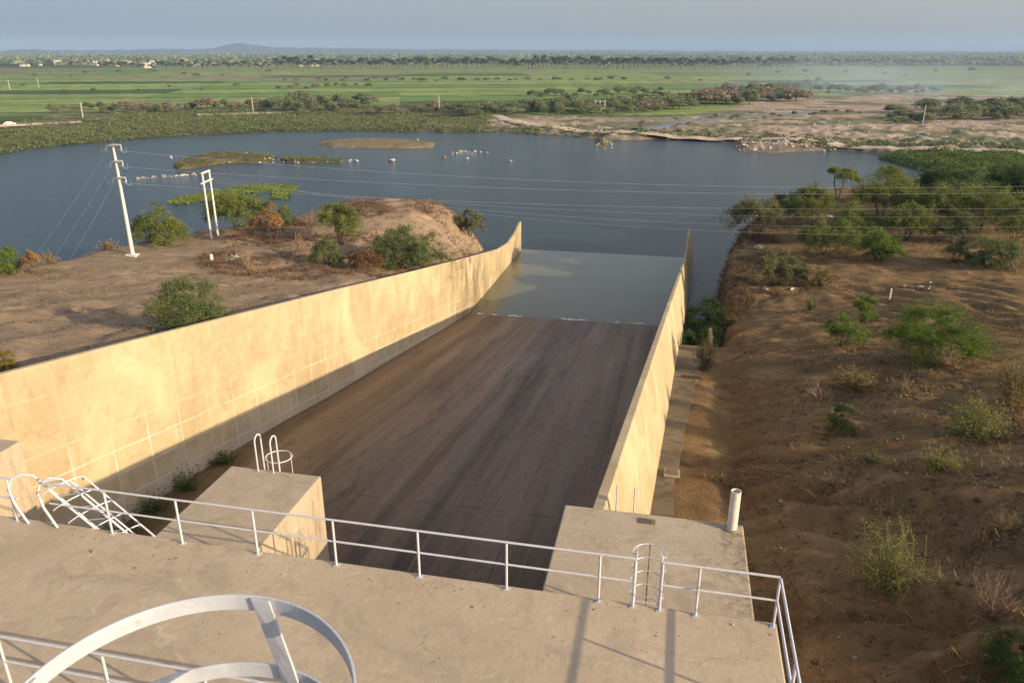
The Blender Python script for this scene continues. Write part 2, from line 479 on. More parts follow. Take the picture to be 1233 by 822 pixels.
GREENS = {
    'bright': leaf_mat('bright_leaves', (.125, .190, .045)),
    'olive': leaf_mat('olive_leaves', (.150, .190, .058)),
    'grey': leaf_mat('grey_green_leaves', (.150, .165, .085)),
    'dark': leaf_mat('dark_leaves', (.045, .075, .030), (.06, .085, .03)),
    'deep': leaf_mat('deep_green_leaves', (.130, .168, .072)),
    'yellow': leaf_mat('yellow_leaves', (.205, .185, .060)),
    'dry': leaf_mat('dry_leaves', (.29, .185, .090), (.32, .21, .1)),
    'rust': leaf_mat('rusty_leaves', (.19, .110, .065), (.22, .13, .07)),
    'spiky': leaf_mat('spiky_twigs', (.250, .260, .095)),
    'straw': leaf_mat('straw', (.27, .20, .10), (.30, .22, .12)),
    'litter': leaf_mat('dead_litter', (.16, .11, .07), (.20, .14, .085)),
    'far': leaf_mat('far_leaves', (.205, .235, .125), (.24, .25, .14)),
    'farbrown': leaf_mat('far_brown_leaves', (.28, .235, .17), (.28, .23, .165)),
    'palm': leaf_mat('palm_fronds', (.060, .070, .040), (.065, .075, .045)),
    'reed': leaf_mat('reeds', (.165, .200, .090), (.22, .215, .11)),
    'reedbright': leaf_mat('bright_reeds', (.120, .175, .045), (.17, .19, .06)),
    'weed': leaf_mat('floating_weed', (.17, .225, .055), (.24, .25, .08)),
}
# ------------------------------------------------------------------ world, sun, camera, view
AZ = math.atan2(.955, -.296); EL = R(16.8)
w = bpy.data.worlds.new("World"); scene.world = w; w.use_nodes = True
nt = w.node_tree
bg = nt.nodes["Background"]
sky = nt.nodes.new('ShaderNodeTexSky'); sky.sky_type = 'NISHITA'; sky.sun_disc = False
sky.sun_elevation = EL; sky.sun_rotation = AZ; sky.altitude = 50; sky.air_density = 1.2; sky.dust_density = 1.2; sky.ozone_density = 2.0
hs = nt.nodes.new('ShaderNodeHueSaturation'); hs.inputs['Saturation'].default_value = .40
nt.links.new(sky.outputs[0], hs.inputs['Color'])
tn = nt.nodes.new('ShaderNodeMix'); tn.data_type = 'RGBA'; tn.blend_type = 'MULTIPLY'; tn.inputs[0].default_value = 1.0; tn.inputs[7].default_value = (1.0, .97, .98, 1)
nt.links.new(hs.outputs[0], tn.inputs[6]); 
# hazy air low in the sky: a duller, bluer band near the horizon, most of all on the side away from the sun
tcw = nt.nodes.new('ShaderNodeTexCoord'); sx = nt.nodes.new('ShaderNodeSeparateXYZ'); nt.links.new(tcw.outputs['Generated'], sx.inputs[0])
def wramp(fac, stops):
    r = nt.nodes.new('ShaderNodeValToRGB'); e = r.color_ramp.elements
    while len(e) > 1: e.remove(e[-1])
    for i, (p, c_) in enumerate(stops):
        q = e[0] if i == 0 else e.new(p)
        q.position = p; q.color = (*c_, 1)
    nt.links.new(fac, r.inputs[0]); return r.outputs[0]
mr = nt.nodes.new('ShaderNodeMapRange'); mr.inputs[1].default_value = -1; mr.inputs[2].default_value = 1; nt.links.new(sx.outputs[0], mr.inputs[0])
side_ = wramp(mr.outputs[0], [(.10, (.56, .66, .84)), (.17, (.59, .69, .87)), (.40, (.94, .98, 1.03)), (.655, (1.32, 1.24, 1.20))])
low = wramp(sx.outputs[2], [(0.0, (.48, .525, .59)), (.07, (.51, .55, .605)), (.22, (1.0, 1.0, 1.0))])
def wmul(a, b):
    m_ = nt.nodes.new('ShaderNodeMix'); m_.data_type = 'RGBA'; m_.blend_type = 'MULTIPLY'; m_.inputs[0].default_value = 1.0
    nt.links.new(a, m_.inputs[6]); nt.links.new(b, m_.inputs[7]); return m_.outputs[2]
nt.links.new(wmul(wmul(tn.outputs[2], side_), low), bg.inputs[0]); bg.inputs[1].default_value = .145
sl = bpy.data.lights.new("sun", 'SUN'); sl.energy = 4.4; sl.angle = R(.5); sl.color = (1.0, .80, .52)
so = bpy.data.objects.new("sun", sl); COL.objects.link(so)
sv = Vector((math.sin(AZ) * math.cos(EL), math.cos(AZ) * math.cos(EL), math.sin(EL)))
so.rotation_euler = (-sv).to_track_quat('-Z', 'Y').to_euler(); so.location = (60, -20, 60)
cam = bpy.data.cameras.new("camera"); co = bpy.data.objects.new("camera", cam); COL.objects.link(co)
cam.sensor_width = 36; cam.lens = 36 * F / 1233; cam.clip_start = .05; cam.clip_end = 60000
co.rotation_euler = (R(90) - TH, 0, YAW); co.location = (0, 0, 0)
scene.camera = co
vs_ = scene.view_settings
vs_.view_transform = 'Standard'; vs_.look = 'None'; vs_.gamma = 1; vs_.use_curve_mapping = False; vs_.exposure = 0.52
scene.render.engine = 'CYCLES'
cy = scene.cycles
cy.use_denoising = True
try: cy.denoiser = 'OPENIMAGEDENOISE'
except Exception: pass
cy.max_bounces = 6; cy.diffuse_bounces = 3; cy.glossy_bounces = 3; cy.transmission_bounces = 4; cy.volume_bounces = 1; cy.transparent_max_bounces = 6
cy.caustics_reflective = False; cy.caustics_refractive = False

# ------------------------------------------------------------------ ground sheets
def grid_faces(nu, nv):
    i = np.arange(nu - 1)[:, None] * nv + np.arange(nv - 1)[None, :]
    return np.stack([i, i + nv, i + nv + 1, i + 1], -1).reshape(-1, 4)


def gsteps(a, g, top, end):
    out = [0.0]; d = a
    while out[-1] < end: out.append(out[-1] + d); d = min(d * g, top)
    return np.array(out)

t_ = gsteps(.3, 1.012, 2.2, 135)
Yl = np.concatenate([np.arange(2, 120, .42), np.arange(120, 140, 1.0)])
Xg, Yg = np.meshgrid(-24.75 - t_, Yl, indexing='ij')
me = mesh_np('bank', np.stack([Xg, Yg, hL(Xg, Yg)], -1).reshape(-1, 3), grid_faces(*Xg.shape), M['soil_left'])
tag(link('bank', me), kind='structure', label='dry earth bank left of the spillway chute')
t_ = gsteps(.22, 1.009, 2.4, 240)
Yr = np.concatenate([np.arange(-12, 10, 1.0), np.arange(10, 60, .24), np.arange(60, 130, .45), np.arange(130, 212, 1.2)])
Tg, Yg = np.meshgrid(t_, Yr, indexing='ij')
Xg = XR(np.clip(Yg, 10, 126)) + .25 + Tg
me = mesh_np('bank', np.stack([Xg, Yg, hR(Xg, Yg)], -1).reshape(-1, 3), grid_faces(*Xg.shape)[:, ::-1], M['soil_right'])
tag(link('bank', me), kind='structure', label='brown earth hillside right of the spillway chute')

# far ground: one sheet out to the horizon, colours of fields, sand and scrub laid out by place
rr = np.geomspace(118, 15500, 560)
aa = np.linspace(pol(-260), pol(1500), 620)
Rg, Ag = np.meshgrid(rr, aa, indexing='ij')
Xg = Rg * np.sin(Ag); Yg = Rg * np.cos(Ag)
Zg = hF(Xg, Yg)
Zg = np.where(Rg > 2500, Zg + 10 * (fbm(Xg / 900, Yg / 900, 61) - .5) * ss(2500, 6000, Rg), Zg)


def far_colour(X, Y):
    d = sdf(X, Y, POLY_F) + 14 * (fbm(X / 18, Y / 18, 51) - .5)
    # fields: long strips
    rot = .35
    a = X * math.cos(rot) + Y * math.sin(rot); b = -X * math.sin(rot) + Y * math.cos(rot)
    cell = vnoise(np.floor(a / 170) * 7.3, np.floor(b / 62) * 3.7, 71)
    g1 = np.array((.160, .250, .072)); g2 = np.array((.250, .320, .100)); g3 = np.array((.075, .125, .042)); g4 = np.array((.250, .255, .105))
    t = cell[..., None]
    col = np.where(t < .4, g1, np.where(t < .7, g2, np.where(t < .85, g3, g4)))
    col = col * (1 + .5 * (fbm(X / 25, Y / 25, 73)[..., None] - .5))
    col = col * (1 + .7 * (fbm(a / 60, b / 9, 74)[..., None] - .5))
    tan = (ss(.5, .62, fbm(X / 180, Y / 60, 76)) * ss(620, 900, Y) * np.where(X < -350, .9, .35))[..., None]
    col = col * (1 - tan) + np.array((.27, .235, .15)) * tan
    edge = np.minimum(np.abs((b / 62) % 1 - .5), 9)
    col = np.where((edge > .47)[..., None], np.array((.055, .070, .030)), col)
    yel = (ss(900, 1250, Y) * .7)[..., None]
    col = col * (1 - yel) + np.array((.215, .250, .095)) * yel
    # scrub near the left shore
    dist = np.hypot(X, Y)
    scrub = ss(170, 95, d) * ss(-20, -120, X)
    sc = np.array((.075, .085, .032)) * (1 + .9 * (fbm(X / 12, Y / 12, 75)[..., None] - .5))
    sc = np.where((fbm(X / 22, Y / 9, 77) > .64)[..., None], np.array((.22, .18, .12)), sc)
    col = col * (1 - scrub[..., None]) + sc * scrub[..., None]
    # sand and river bed at the right
    lim = np.interp(X, [-130, -80, 0, 60, 140, 300], [318, 372, 380, 560, 640, 620])
    sand = ss(20, -25, Y - lim + 40 * (fbm(X / 40, Y / 40, 79) - .5)) * ss(-120, -85, X)
    sd = np.array((.42, .315, .235)) * (1 + .55 * (fbm(X / 14, Y / 14, 81)[..., None] - .5))
    sd = np.where((fbm(X / 24, Y / 13, 83) > .55)[..., None], np.array((.19, .185, .10)), sd)
    sd = np.where((fbm(X / 6, Y / 6, 85) > .70)[..., None], np.array((.55, .46, .37)), sd)
    col = col * (1 - sand[..., None]) + sd * sand[..., None]
    # woods toward the horizon
    wood = ss(1500, 2100, dist + 500 * (fbm(X / 300, Y / 300, 87) - .5))
    wd = np.array((.050, .066, .036)) * (1 + .9 * (fbm(X / 260, Y / 260, 89)[..., None] - .5))
    wd = np.where((fbm(X / 500, Y / 350, 91) > .6)[..., None], np.array((.14, .15, .07)), wd)
    col = col * (1 - wood[..., None]) + wd * wood[..., None]
    # drying rim of the lake
    rim = ss(7, 1, np.abs(d - 3))[..., None] * .6
    return col * (1 - rim) + np.array((.10, .085, .05)) * rim


m, nt = newmat('far_land')
at = nt.nodes.new('ShaderNodeVertexColor'); at.layer_name = 'tint'
v = coords(nt)
c = mix(nt, ramp(nt, noise(nt, v, .11, 6, .7), [(.3, .30), (.62, 0.0)]), at.outputs[0], (.06, .065, .03))
finish(nt, c, .95, noise(nt, v, .3, 6, .7), .8, .8, .1)
M['far_land'] = m
me = mesh_np('ground', np.stack([Xg, Yg, Zg - .12], -1).reshape(-1, 3), grid_faces(*Xg.shape)[:, ::-1], M['far_land'], cols=far_colour(Xg, Yg).reshape(-1, 3))
tag(link('ground', me), kind='structure', label='green farmland plain beyond the lake')

# hills on the horizon
au = np.linspace(-200, 1500, 420)
hp = np.interp(au, [-200, 0, 20, 40, 60, 80, 150, 205, 250, 265, 280, 292, 305, 330, 355, 400, 470, 560, 700, 900, 1500],
               [2, 2.6, 3.6, 4.2, 3.0, 3.2, 3.4, 4.2, 4.8, 6.8, 9.4, 10.0, 8.0, 6.2, 5.8, 5.4, 4.6, 3.8, 3.2, 2.4, 2])
hp = hp + 1.0 * (fbm(au / 12, au * 0, 95) - .5)
rr2 = np.linspace(8000, 12500, 40)
Rg, Ug = np.meshgrid(rr2, au, indexing='ij')
Ag = np.array([pol(u) for u in au])[None, :] + 0 * Rg
prof = np.exp(-((Rg - 10200) / 1300) ** 2)
Hg = (hp[None, :] + 0 * Rg) / F * 10200 * prof * (.85 + .3 * fbm(Rg / 700, Ug / 30, 97))
Xh = Rg * np.sin(Ag); Yh = Rg * np.cos(Ag)
m, nt = newmat('hill_scrub')
finish(nt, ramp(nt, noise(nt, coords(nt), .004, 6, .7), [(.35, (.045, .055, .03)), (.7, (.11, .10, .06))]), .95, None, spec=.1)
me = mesh_np('hills', np.stack([Xh, Yh, -33 + Hg], -1).reshape(-1, 3), grid_faces(*Xh.shape)[:, ::-1], m)
tag(link('hills', me), kind='structure', label='low blue hills on the horizon')

# ------------------------------------------------------------------ water
def water_mat(name, c, rough, sc, bstr, murk=None, spec=.5):
    m, nt = newmat(name)
    v = coords(nt, (1, 1.8, 1), (0, 0, .2))
    b = math_(nt, 'ADD', noise(nt, v, sc, 5, .6, .4), math_(nt, 'MULTIPLY', noise(nt, v, sc * .13, 3, .5), .8))
    col = ramp(nt, noise(nt, coords(nt, (1, 1, 1)), .03, 4, .6, .8), [(.3, c), (.7, murk or tuple(a * 1.25 for a in c))])
    p = finish(nt, col, rough, b, bstr, .25, spec)
    p.inputs['IOR'].default_value = 1.33
    return m

lake = MB().add([(-950, 88, LAKE), (420, 88, LAKE), (420, 420, LAKE), (-950, 420, LAKE), (-950, -60, LAKE), (-26.3, -60, LAKE), (-26.3, 88, LAKE)],
                [(0, 6, 1, 2, 3), (4, 5, 6, 0)]).build('lake', water_mat('lake_water', (.016, .036, .050), .14, 1.5, 1.0, (.028, .050, .056)))
tag(lake, kind='structure', label='slate blue lake')
pool = MB().add([(WL + .002, 88.2, LAKE + .012), (XR(88) - .002, 88.2, LAKE + .012), (XR(123) - .002, 123.2, LAKE + .012), (WL + .002, 123.2, LAKE + .012)],
                [(0, 1, 2, 3)]).build('pool_water', water_mat('pool_water', (.115, .120, .080), .16, .8, .08, (.155, .150, .092), .28))
tag(pool, kind='structure', label='still grey-green water at the foot of the chute')

# ------------------------------------------------------------------ chute floor
ys = np.concatenate([np.arange(2, 92, 1.0), np.arange(92, 124.2, 4)])
us = np.linspace(0, 1, 30)
Ug, Yg = np.meshgrid(us, ys, indexing='ij')
Xg = WL - .1 + Ug * (XR(Yg) + .1 - WL + .1)
m, nt = newmat('wet_chute_concrete')
sp = nt.nodes.new('ShaderNodeSeparateXYZ'); g = nt.nodes.new('ShaderNodeNewGeometry'); nt.links.new(g.outputs['Position'], sp.inputs[0])
v1 = coords(nt, (1, .05, .0)); v2 = coords(nt, (1, .035, 0), (0, 0, .03))
base = ramp(nt, noise(nt, v1, .5, 6, .65, .5), [(.3, (.095, .066, .051)), (.5, (.170, .118, .088)), (.66, (.310, .202, .138))])
base = mix(nt, ramp(nt, noise(nt, v2, 1.7, 5, .7, .3), [(.52, 0.0), (.66, .7)]), base, (.165, .115, .085))
base = mix(nt, ramp(nt, noise(nt, coords(nt, (1, .06, 0), (0, 0, -.02)), 2.6, 4, .7), [(.56, 0.0), (.68, .6)]), base, (.060, .048, .043))
base = mix(nt, ramp(nt, noise(nt, coords(nt, (1, .3, 0)), .22, 4, .6, .6), [(.45, 0.0), (.68, .65)]), base, (.075, .057, .050))
base = mix(nt, ramp(nt, noise(nt, coords(nt, (1, .022, 0), (0, 0, .015)), 1.15, 6, .75, .2), [(.585, 0.0), (.64, .7)]), base, (.285, .165, .115))
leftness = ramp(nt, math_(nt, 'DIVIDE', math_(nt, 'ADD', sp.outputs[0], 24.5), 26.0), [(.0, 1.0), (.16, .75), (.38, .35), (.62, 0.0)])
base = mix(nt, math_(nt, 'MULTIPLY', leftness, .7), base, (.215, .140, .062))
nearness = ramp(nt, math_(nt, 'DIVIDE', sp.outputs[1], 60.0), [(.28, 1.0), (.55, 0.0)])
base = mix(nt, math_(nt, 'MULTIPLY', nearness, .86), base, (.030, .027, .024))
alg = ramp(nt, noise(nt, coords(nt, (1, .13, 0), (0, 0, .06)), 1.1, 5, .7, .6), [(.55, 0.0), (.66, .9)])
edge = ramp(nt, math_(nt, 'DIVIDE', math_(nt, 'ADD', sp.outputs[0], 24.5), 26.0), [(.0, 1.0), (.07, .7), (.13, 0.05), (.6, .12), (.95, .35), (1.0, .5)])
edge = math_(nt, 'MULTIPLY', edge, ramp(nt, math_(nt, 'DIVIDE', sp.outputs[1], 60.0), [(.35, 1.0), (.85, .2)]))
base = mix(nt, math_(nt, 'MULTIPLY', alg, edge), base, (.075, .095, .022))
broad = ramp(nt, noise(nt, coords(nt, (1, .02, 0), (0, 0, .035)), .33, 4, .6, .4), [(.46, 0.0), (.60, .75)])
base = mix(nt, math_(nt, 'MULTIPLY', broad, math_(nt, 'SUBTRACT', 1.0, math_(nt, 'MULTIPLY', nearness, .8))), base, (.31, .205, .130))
# silt, damp patches and grit that are not stretched by the flow
iso = coords(nt)
base = mix(nt, ramp(nt, noise(nt, iso, 3.2, 6, .75, .6), [(.40, .26), (.60, 0.0)]), base, (.040, .032, .027))
base = mix(nt, ramp(nt, noise(nt, iso, 14, 5, .8), [(.56, 0.0), (.72, .5)]), base, (.26, .19, .14))
base = mix(nt, ramp(nt, noise(nt, coords(nt, (1, .25, 0)), .55, 6, .75, 1.2), [(.55, 0.0), (.66, .5)]), base, (.055, .045, .040))
thin = ramp(nt, noise(nt, coords(nt, (1, .012, 0), (0, 0, .01)), 5.5, 3, .6), [(.62, 0.0), (.67, .6)])
base = mix(nt, math_(nt, 'MULTIPLY', thin, ramp(nt, noise(nt, iso, .12, 3), [(.42, 0.0), (.6, 1.0)])), base, (.33, .22, .15))
# joints of the slab
jt = math_(nt, 'GREATER_THAN', math_(nt, 'ABSOLUTE', math_(nt, 'SUBTRACT', math_(nt, 'FRACT', math_(nt, 'DIVIDE', sp.outputs[1], 10.7)), .5)), .494)
jl = math_(nt, 'GREATER_THAN', math_(nt, 'ABSOLUTE', math_(nt, 'SUBTRACT', math_(nt, 'FRACT', math_(nt, 'DIVIDE', math_(nt, 'ADD', sp.outputs[0], math_(nt, 'MULTIPLY', noise(nt, iso, .8, 3), .1)), 6.5)), .5)), .494)
brk = ramp(nt, noise(nt, iso, .5, 4, .7), [(.42, .1), (.6, 1.0)])
base = mix(nt, math_(nt, 'MULTIPLY', math_(nt, 'MULTIPLY', math_(nt, 'MAXIMUM', jt, jl), brk), .5), base, (.025, .022, .018))
rg = ramp(nt, noise(nt, v1, .8, 4, .6), [(.35, .45), (.65, .7)])
finish(nt, base, rg, noise(nt, coords(nt, (1, .3, 1)), 2.5, 5, .65), .25, .05, .16)
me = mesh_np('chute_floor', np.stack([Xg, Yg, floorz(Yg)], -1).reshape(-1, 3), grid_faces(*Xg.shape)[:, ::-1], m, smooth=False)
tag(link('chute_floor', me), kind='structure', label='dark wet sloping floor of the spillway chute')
# foam where the slope meets the pool
fo = MB()
for (u0, u1, n) in [(575, 582, 3), (594, 599, 2), (612, 626, 7), (676, 704, 16), (738, 745, 2), (758, 772, 6)]:
    for k in range(n):
        u = rnd.uniform(u0, u1); p = atz(u, 376.8 + (u - 565) * .061 + rnd.uniform(-.8, .9), LAKE + .03)
        n_ = 9; a = rnd.uniform(.2, .55); b = rnd.uniform(.12, .3)
        ring = [(p[0] + a * math.cos(i * 2 * math.pi / n_) * rnd.uniform(.6, 1.2), p[1] + b * math.sin(i * 2 * math.pi / n_) * rnd.uniform(.6, 1.2), LAKE + .02) for i in range(n_)]
        fo.add(ring + [(p[0], p[1], LAKE + .10)], [(i, (i + 1) % n_, n_) for i in range(n_)])
tag(fo.build('foam', M['foam']), label='broken white foam along the edge of the still pool', cat='foam', kind='stuff')

# ------------------------------------------------------------------ chute walls
def wall(name, inner, sgn, label):
    ys = np.concatenate([np.arange(9 if sgn < 0 else 15.9, 104, 2.0), np.arange(104, 122.7, .6), [122.6]])
    secs = []
    for y in ys:
        zt = float(walltop(y)); xi = float(inner(y)); th = .30
        zb = min(float(floorz(y)), LAKE) - 1.0
        drop = zt - zb
        lo = 3.9 if y < 104 else 3.9
        secs.append([(xi, y, zb), (xi, y, zt - .03), (xi + sgn * .03, y, zt), (xi + sgn * (th - .03), y, zt), (xi + sgn * th, y, zt - .03),
                     (xi + sgn * (th + lo * .215), y, zt - lo), (xi + sgn * (th + lo * .215 + .3), y, zb)])
    vs = [p for s_ in secs for p in s_]; k = len(secs[0]); fs = []
    for i in range(len(secs) - 1):
        for j in range(k):
            q = (j + 1) % k
            fs.append((i * k + j, (i + 1) * k + j, (i + 1) * k + q, i * k + q) if sgn < 0 else (i * k + j, i * k + q, (i + 1) * k + q, (i + 1) * k + j))
    a = tuple(range(k)); b = tuple((len(secs) - 1) * k + j for j in range(k))
    fs += [a, b[::-1]] if sgn < 0 else [a[::-1], b]
    o = MB().add(vs, fs).build(name, M['wall'])
    bm_fix(o)
    return tag(o, label, 'retaining wall')


def bm_fix(o):
    import bmesh
    bm = bmesh.new(); bm.from_mesh(o.data); bmesh.ops.recalc_face_normals(bm, faces=bm.faces); bm.to_mesh(o.data); bm.free()

wall('chute_wall', lambda y: WL, -1, 'long yellow concrete chute wall seen face on, left of the dark floor')
wall('chute_wall', XR, 1, 'concrete chute wall seen nearly end on, lit on its outer face beside the brown hillside')

# concrete ledge beside the right wall
ys = np.arange(15.9, 58.6, 1.0); vs = []; fs = []
for y in ys:
    z = float(walltop(y)) - 3.68; x0 = float(XR(y)) + .28 + 3.7 * .215
    x1 = x0 + max(.75, 1.0 + (y - 35) * .052) + .30 * (float(vnoise(y / 3, 0, 5)) - .5)
    vs += [(x0 - .1, y, z - 1.2), (x0 - .1, y, z), (x1, y, z), (x1, y, z - 1.2)]
n = len(ys)
for i in range(n - 1):
    for j in range(3): fs.append((i * 4 + j, i * 4 + j + 1, (i + 1) * 4 + j + 1, (i + 1) * 4 + j))
fs += [(3, 2, 1, 0), tuple((n - 1) * 4 + j for j in range(4))]
o = MB().add(vs, fs).build('concrete_ledge', M['ledge']); bm_fix(o)
tag(o, 'stained concrete ledge along the foot of the end-on chute wall', 'ledge')
p = np.array((3.75, 59.8, gz(hR, 4.6, 60)))
tag(MB().box(3.55, 3.8, 58.7, 61.6, -27, -21.4).build('retaining_slab', M['ledge'], bevel=.03), 'short upright concrete slab at the far end of the stained ledge', 'slab')
y = 28.2; z = float(walltop(y)) - 3.66; x = float(XR(y)) + .3 + .8
def sl_(yy): return float(walltop(yy)) - 3.665
t = thing('drain_cover', (x + .42, y, z), 'small square drain cover on the stained ledge beside the end-on wall', 'cover')
b = MB(); x0, x1, y0, y1 = x + .26, x + .90, y - .45, y + .35
b.add([(x0, y0, sl_(y0) + .01), (x1, y0, sl_(y0) + .01), (x1, y1, sl_(y1) + .01), (x0, y1, sl_(y1) + .01), (x0, y0, sl_(y0) + .1), (x1, y0, sl_(y0) + .1), (x1, y1, sl_(y1) + .1), (x0, y1, sl_(y1) + .1)],
      [(0, 3, 2, 1), (4, 5, 6, 7), (0, 1, 5, 4), (1, 2, 6, 5), (2, 3, 7, 6), (3, 0, 4, 7)])
b.build('frame', M['pier'], t)
b = MB(); q = .07
b.add([(x0 + q, y0 + q, sl_(y0 + q) + .105), (x1 - q, y0 + q, sl_(y0 + q) + .105), (x1 - q, y1 - q, sl_(y1 - q) + .105), (x0 + q, y1 - q, sl_(y1 - q) + .105),
       (x0 + q, y0 + q, sl_(y0 + q) + .12), (x1 - q, y0 + q, sl_(y0 + q) + .12), (x1 - q, y1 - q, sl_(y1 - q) + .12), (x0 + q, y1 - q, sl_(y1 - q) + .12)],
      [(0, 3, 2, 1), (4, 5, 6, 7), (0, 1, 5, 4), (1, 2, 6, 5), (2, 3, 7, 6), (3, 0, 4, 7)])
b.build('lid', M['ledge'], t)
# steel beam lying on the ledge
zz = float(walltop(46.5)) - 3.66
tag(MB().box(1.25, 2.5, 46.3, 46.5, zz + .012, zz + .16).build('timber', M['bark'], bevel=.01), 'dark timber lying across the stained ledge', 'timber')

# ------------------------------------------------------------------ deck, piers
DZ = -9.5; BZ = -10.35; DY0, DY1, DX1 = 7.42, 11.66, 2.33
dk = MB().box(-42, DX1, DY0, DY1, DZ - 1.15, DZ).build('deck', M['deck'], bevel=.03)
tag(dk, 'weathered concrete service deck crossing above the spillway gates', 'deck')
kerb = MB().box(-42, DX1 - .01, DY1 + .004, DY1 + .06, DZ - 1.1, DZ - .07).build('drip_edge', M['pier'], dk, raw=True)
PE = 15.95
def pier(x0, x1, label, cat, y1=PE):
    o = MB().box(x0, x1, 2.0, y1, -22, BZ).build('pier', M['pier'], bevel=.035)
    return tag(o, label, cat)
pier(-11.05, -8.47, 'middle concrete pier with lit right face and a small ladder at its end', 'pier')
pier(-20.2, -17.65, 'concrete pier cut by the left edge of the photo', 'pier')
o = MB().box(-2.07, 2.13, 2.0, PE, -22, BZ).build('abutment', M['pier'], bevel=.035)
tag(o, 'wide concrete abutment block carrying the white vent pipe', 'abutment')
# gate tower that carries the caged ladder beside the camera
tw = MB().box(-2.6, 2.6, -4.2, .55, -36, -1.75).build('tower', M['deck'], bevel=.03)
tag(tw, 'concrete gate tower carrying the near caged ladder', 'tower')
# gates under the deck
for i, (x0, x1, lb) in enumerate([(-8.46, -2.08, 'steel spillway gate in the bay beside the wide abutment'), (-17.64, -11.06, 'steel spillway gate in the middle bay'), (-24.4, -20.21, 'steel spillway gate in the bay beside the long face-on wall')]):
    t = thing('gate', ((x0 + x1) / 2, 6.0, -21), lb, 'gate', 'gates under the deck')
    MB().box(x0 + .02, x1 - .02, 5.9, 6.1, -20.9, -12).build('gate_leaf', M['dark'], t)
    for z in (-20, -17.6, -15.2, -12.8): MB().box(x0 + .04, x1 - .04, 6.102, 6.3, z, z + .25).build('stiffener', M['dark'], t)

# ------------------------------------------------------------------ railings
RH, RM = 1.05, .56
def railing(label, x0, x1, posts, y=11.55, end0=None, end1=None):
    t = thing('railing', ((x0 + x1) / 2, y, DZ), label, 'railing', 'white pipe railings of the deck')
    MB().tube([(x0, y, DZ + RH), (x1, y, DZ + RH)], .023, 10).build('top_rail', M['white_steel'], t, smooth=True)
    MB().tube([(x0, y, DZ + RM), (x1, y, DZ + RM)], .021, 10).build('mid_rail', M['white_steel'], t, smooth=True)
    for x in posts:
        po = MB().tube([(x, y, DZ - .01), (x, y, DZ + RH - .02)], .024, 10).build('post', M['white_steel'], t, smooth=True)
        b = MB().box(x - .055, x + .055, y - .055, y + .055, DZ + .001, DZ + .012)
        for sx_ in (-.04, .04): b.cyl(x + sx_, y + .035, DZ + .012, DZ + .026, .009, 6)
        b.build('base_plate', M['cage_steel'], po)
    return t
railing('white pipe railing on the far deck edge, between the tilted ladder and the caged ladder', -12.45, -.2, [-11.05, -9.4, -7.7, -6.0, -4.28, -2.56, -.83, -.2])
railing('white pipe railing at the far deck edge, cut by the left edge of the photo', -22, -13.25, [-20.6, -18.9, -17.2, -15.4, -13.4])
railing('short white pipe railing between the caged ladder and the deck corner', .28, 2.26, [.28, .92, 2.26])
t = thing('railing', (2.26, 9.5, DZ), 'white pipe railing running along the right side of the deck', 'railing', 'white pipe railings of the deck')
for z, nm in ((RH, 'top_rail'), (RM, 'mid_rail')):
    MB().tube([(2.262, 7.5, DZ + z), (2.262, 11.5, DZ + z)], .025, 10).build(nm, M['white_steel'], t, smooth=True)
for yy in (7.55, 9.55):
    MB().tube([(2.262, yy, DZ), (2.262, yy, DZ + RH - .02)], .026, 10).build('post', M['white_steel'], t, smooth=True)
railing('white pipe railing on the near deck edge, cut by the bottom of the photo', -22, 2.2, [-20.0, -18.3, -16.5, -14.8, -13.1, -11.45, -9.75, -7.9, -6.2, -4.5, -2.8, -1.1, .6], y=7.56)

# caged ladder at the gap in the railing
t = thing('caged_ladder', (.04, 11.75, BZ), 'caged ladder at the gap in the railing, standing before the wide abutment', 'ladder')
cxl, cyl_, rl = .03, 11.80, .36
for x in (-.19, .26):
    MB().tube([(x, 11.74, BZ), (x, 11.74, DZ + RH)], .02, 8).build('stile', M['white_steel'], t, smooth=True)
for z in (DZ - .6, DZ - .3, DZ - .02):
    MB().tube([(-.19, 11.74, z), (.26, 11.74, z)], .012, 6).build('rung', M['white_steel'], t)
for k in range(6):
    z = DZ + RH - .05 - k * .30
    pts = [(cxl + rl * .85 * math.cos(a), cyl_ - .02 + rl * .95 * math.sin(a), z) for a in np.linspace(math.pi * 1.0, 0, 15)]
    MB().tube([(-.19, 11.74, z)] + pts + [(.26, 11.74, z)], .010, 6).build('hoop', M['white_steel'], t, smooth=True)
for a in (.25, .5, .75):
    ax = cxl + rl * .85 * math.cos(math.pi * (1 - a)); ay = cyl_ - .02 + rl * .95 * math.sin(math.pi * a)
    MB().box(ax - .014, ax + .014, ay - .004, ay + .004, DZ + RH - 1.6, DZ + RH - .04).build('strap', M['dead_wood'] if a == .5 else M['white_steel'], t)

# tilted caged ladder hanging over the deck edge at the left
t = thing('caged_ladder', (-13.0, 11.7, DZ), 'white caged ladder hanging tilted off the deck edge at the left', 'ladder')
dirv = Vector((.66, .10, -.74)); dirv.normalize()
nrm = Vector((.74, .05, .66)); nrm.normalize()
side = Vector((-.12, 1, 0.0)); side.normalize()
def arch(x):
    return [(x, 11.5, DZ), (x - .25, 11.52, DZ + .45), (x - .36, 11.56, DZ + .75), (x - .30, 11.62, DZ + .98), (x - .10, 11.72, DZ + 1.08), (x + .10, 11.80, DZ + 1.02)]
starts = []
for x in (-13.22, -12.5):
    pa = arch(x + .15); e = Vector(pa[-1]); starts.append(e)
    pts = pa + [tuple(e + dirv * k) for k in (.4, 1.0, 1.8, 2.5)]
    MB().tube(pts, .028, 10).build('stile', M['white_steel'], t, smooth=True)
for k in range(7):
    a = starts[0] + dirv * (.25 + k * .40); b_ = starts[1] + dirv * (.05 + k * .40)
    MB().tube([a, b_], .017, 6).build('rung', M['white_steel'], t)
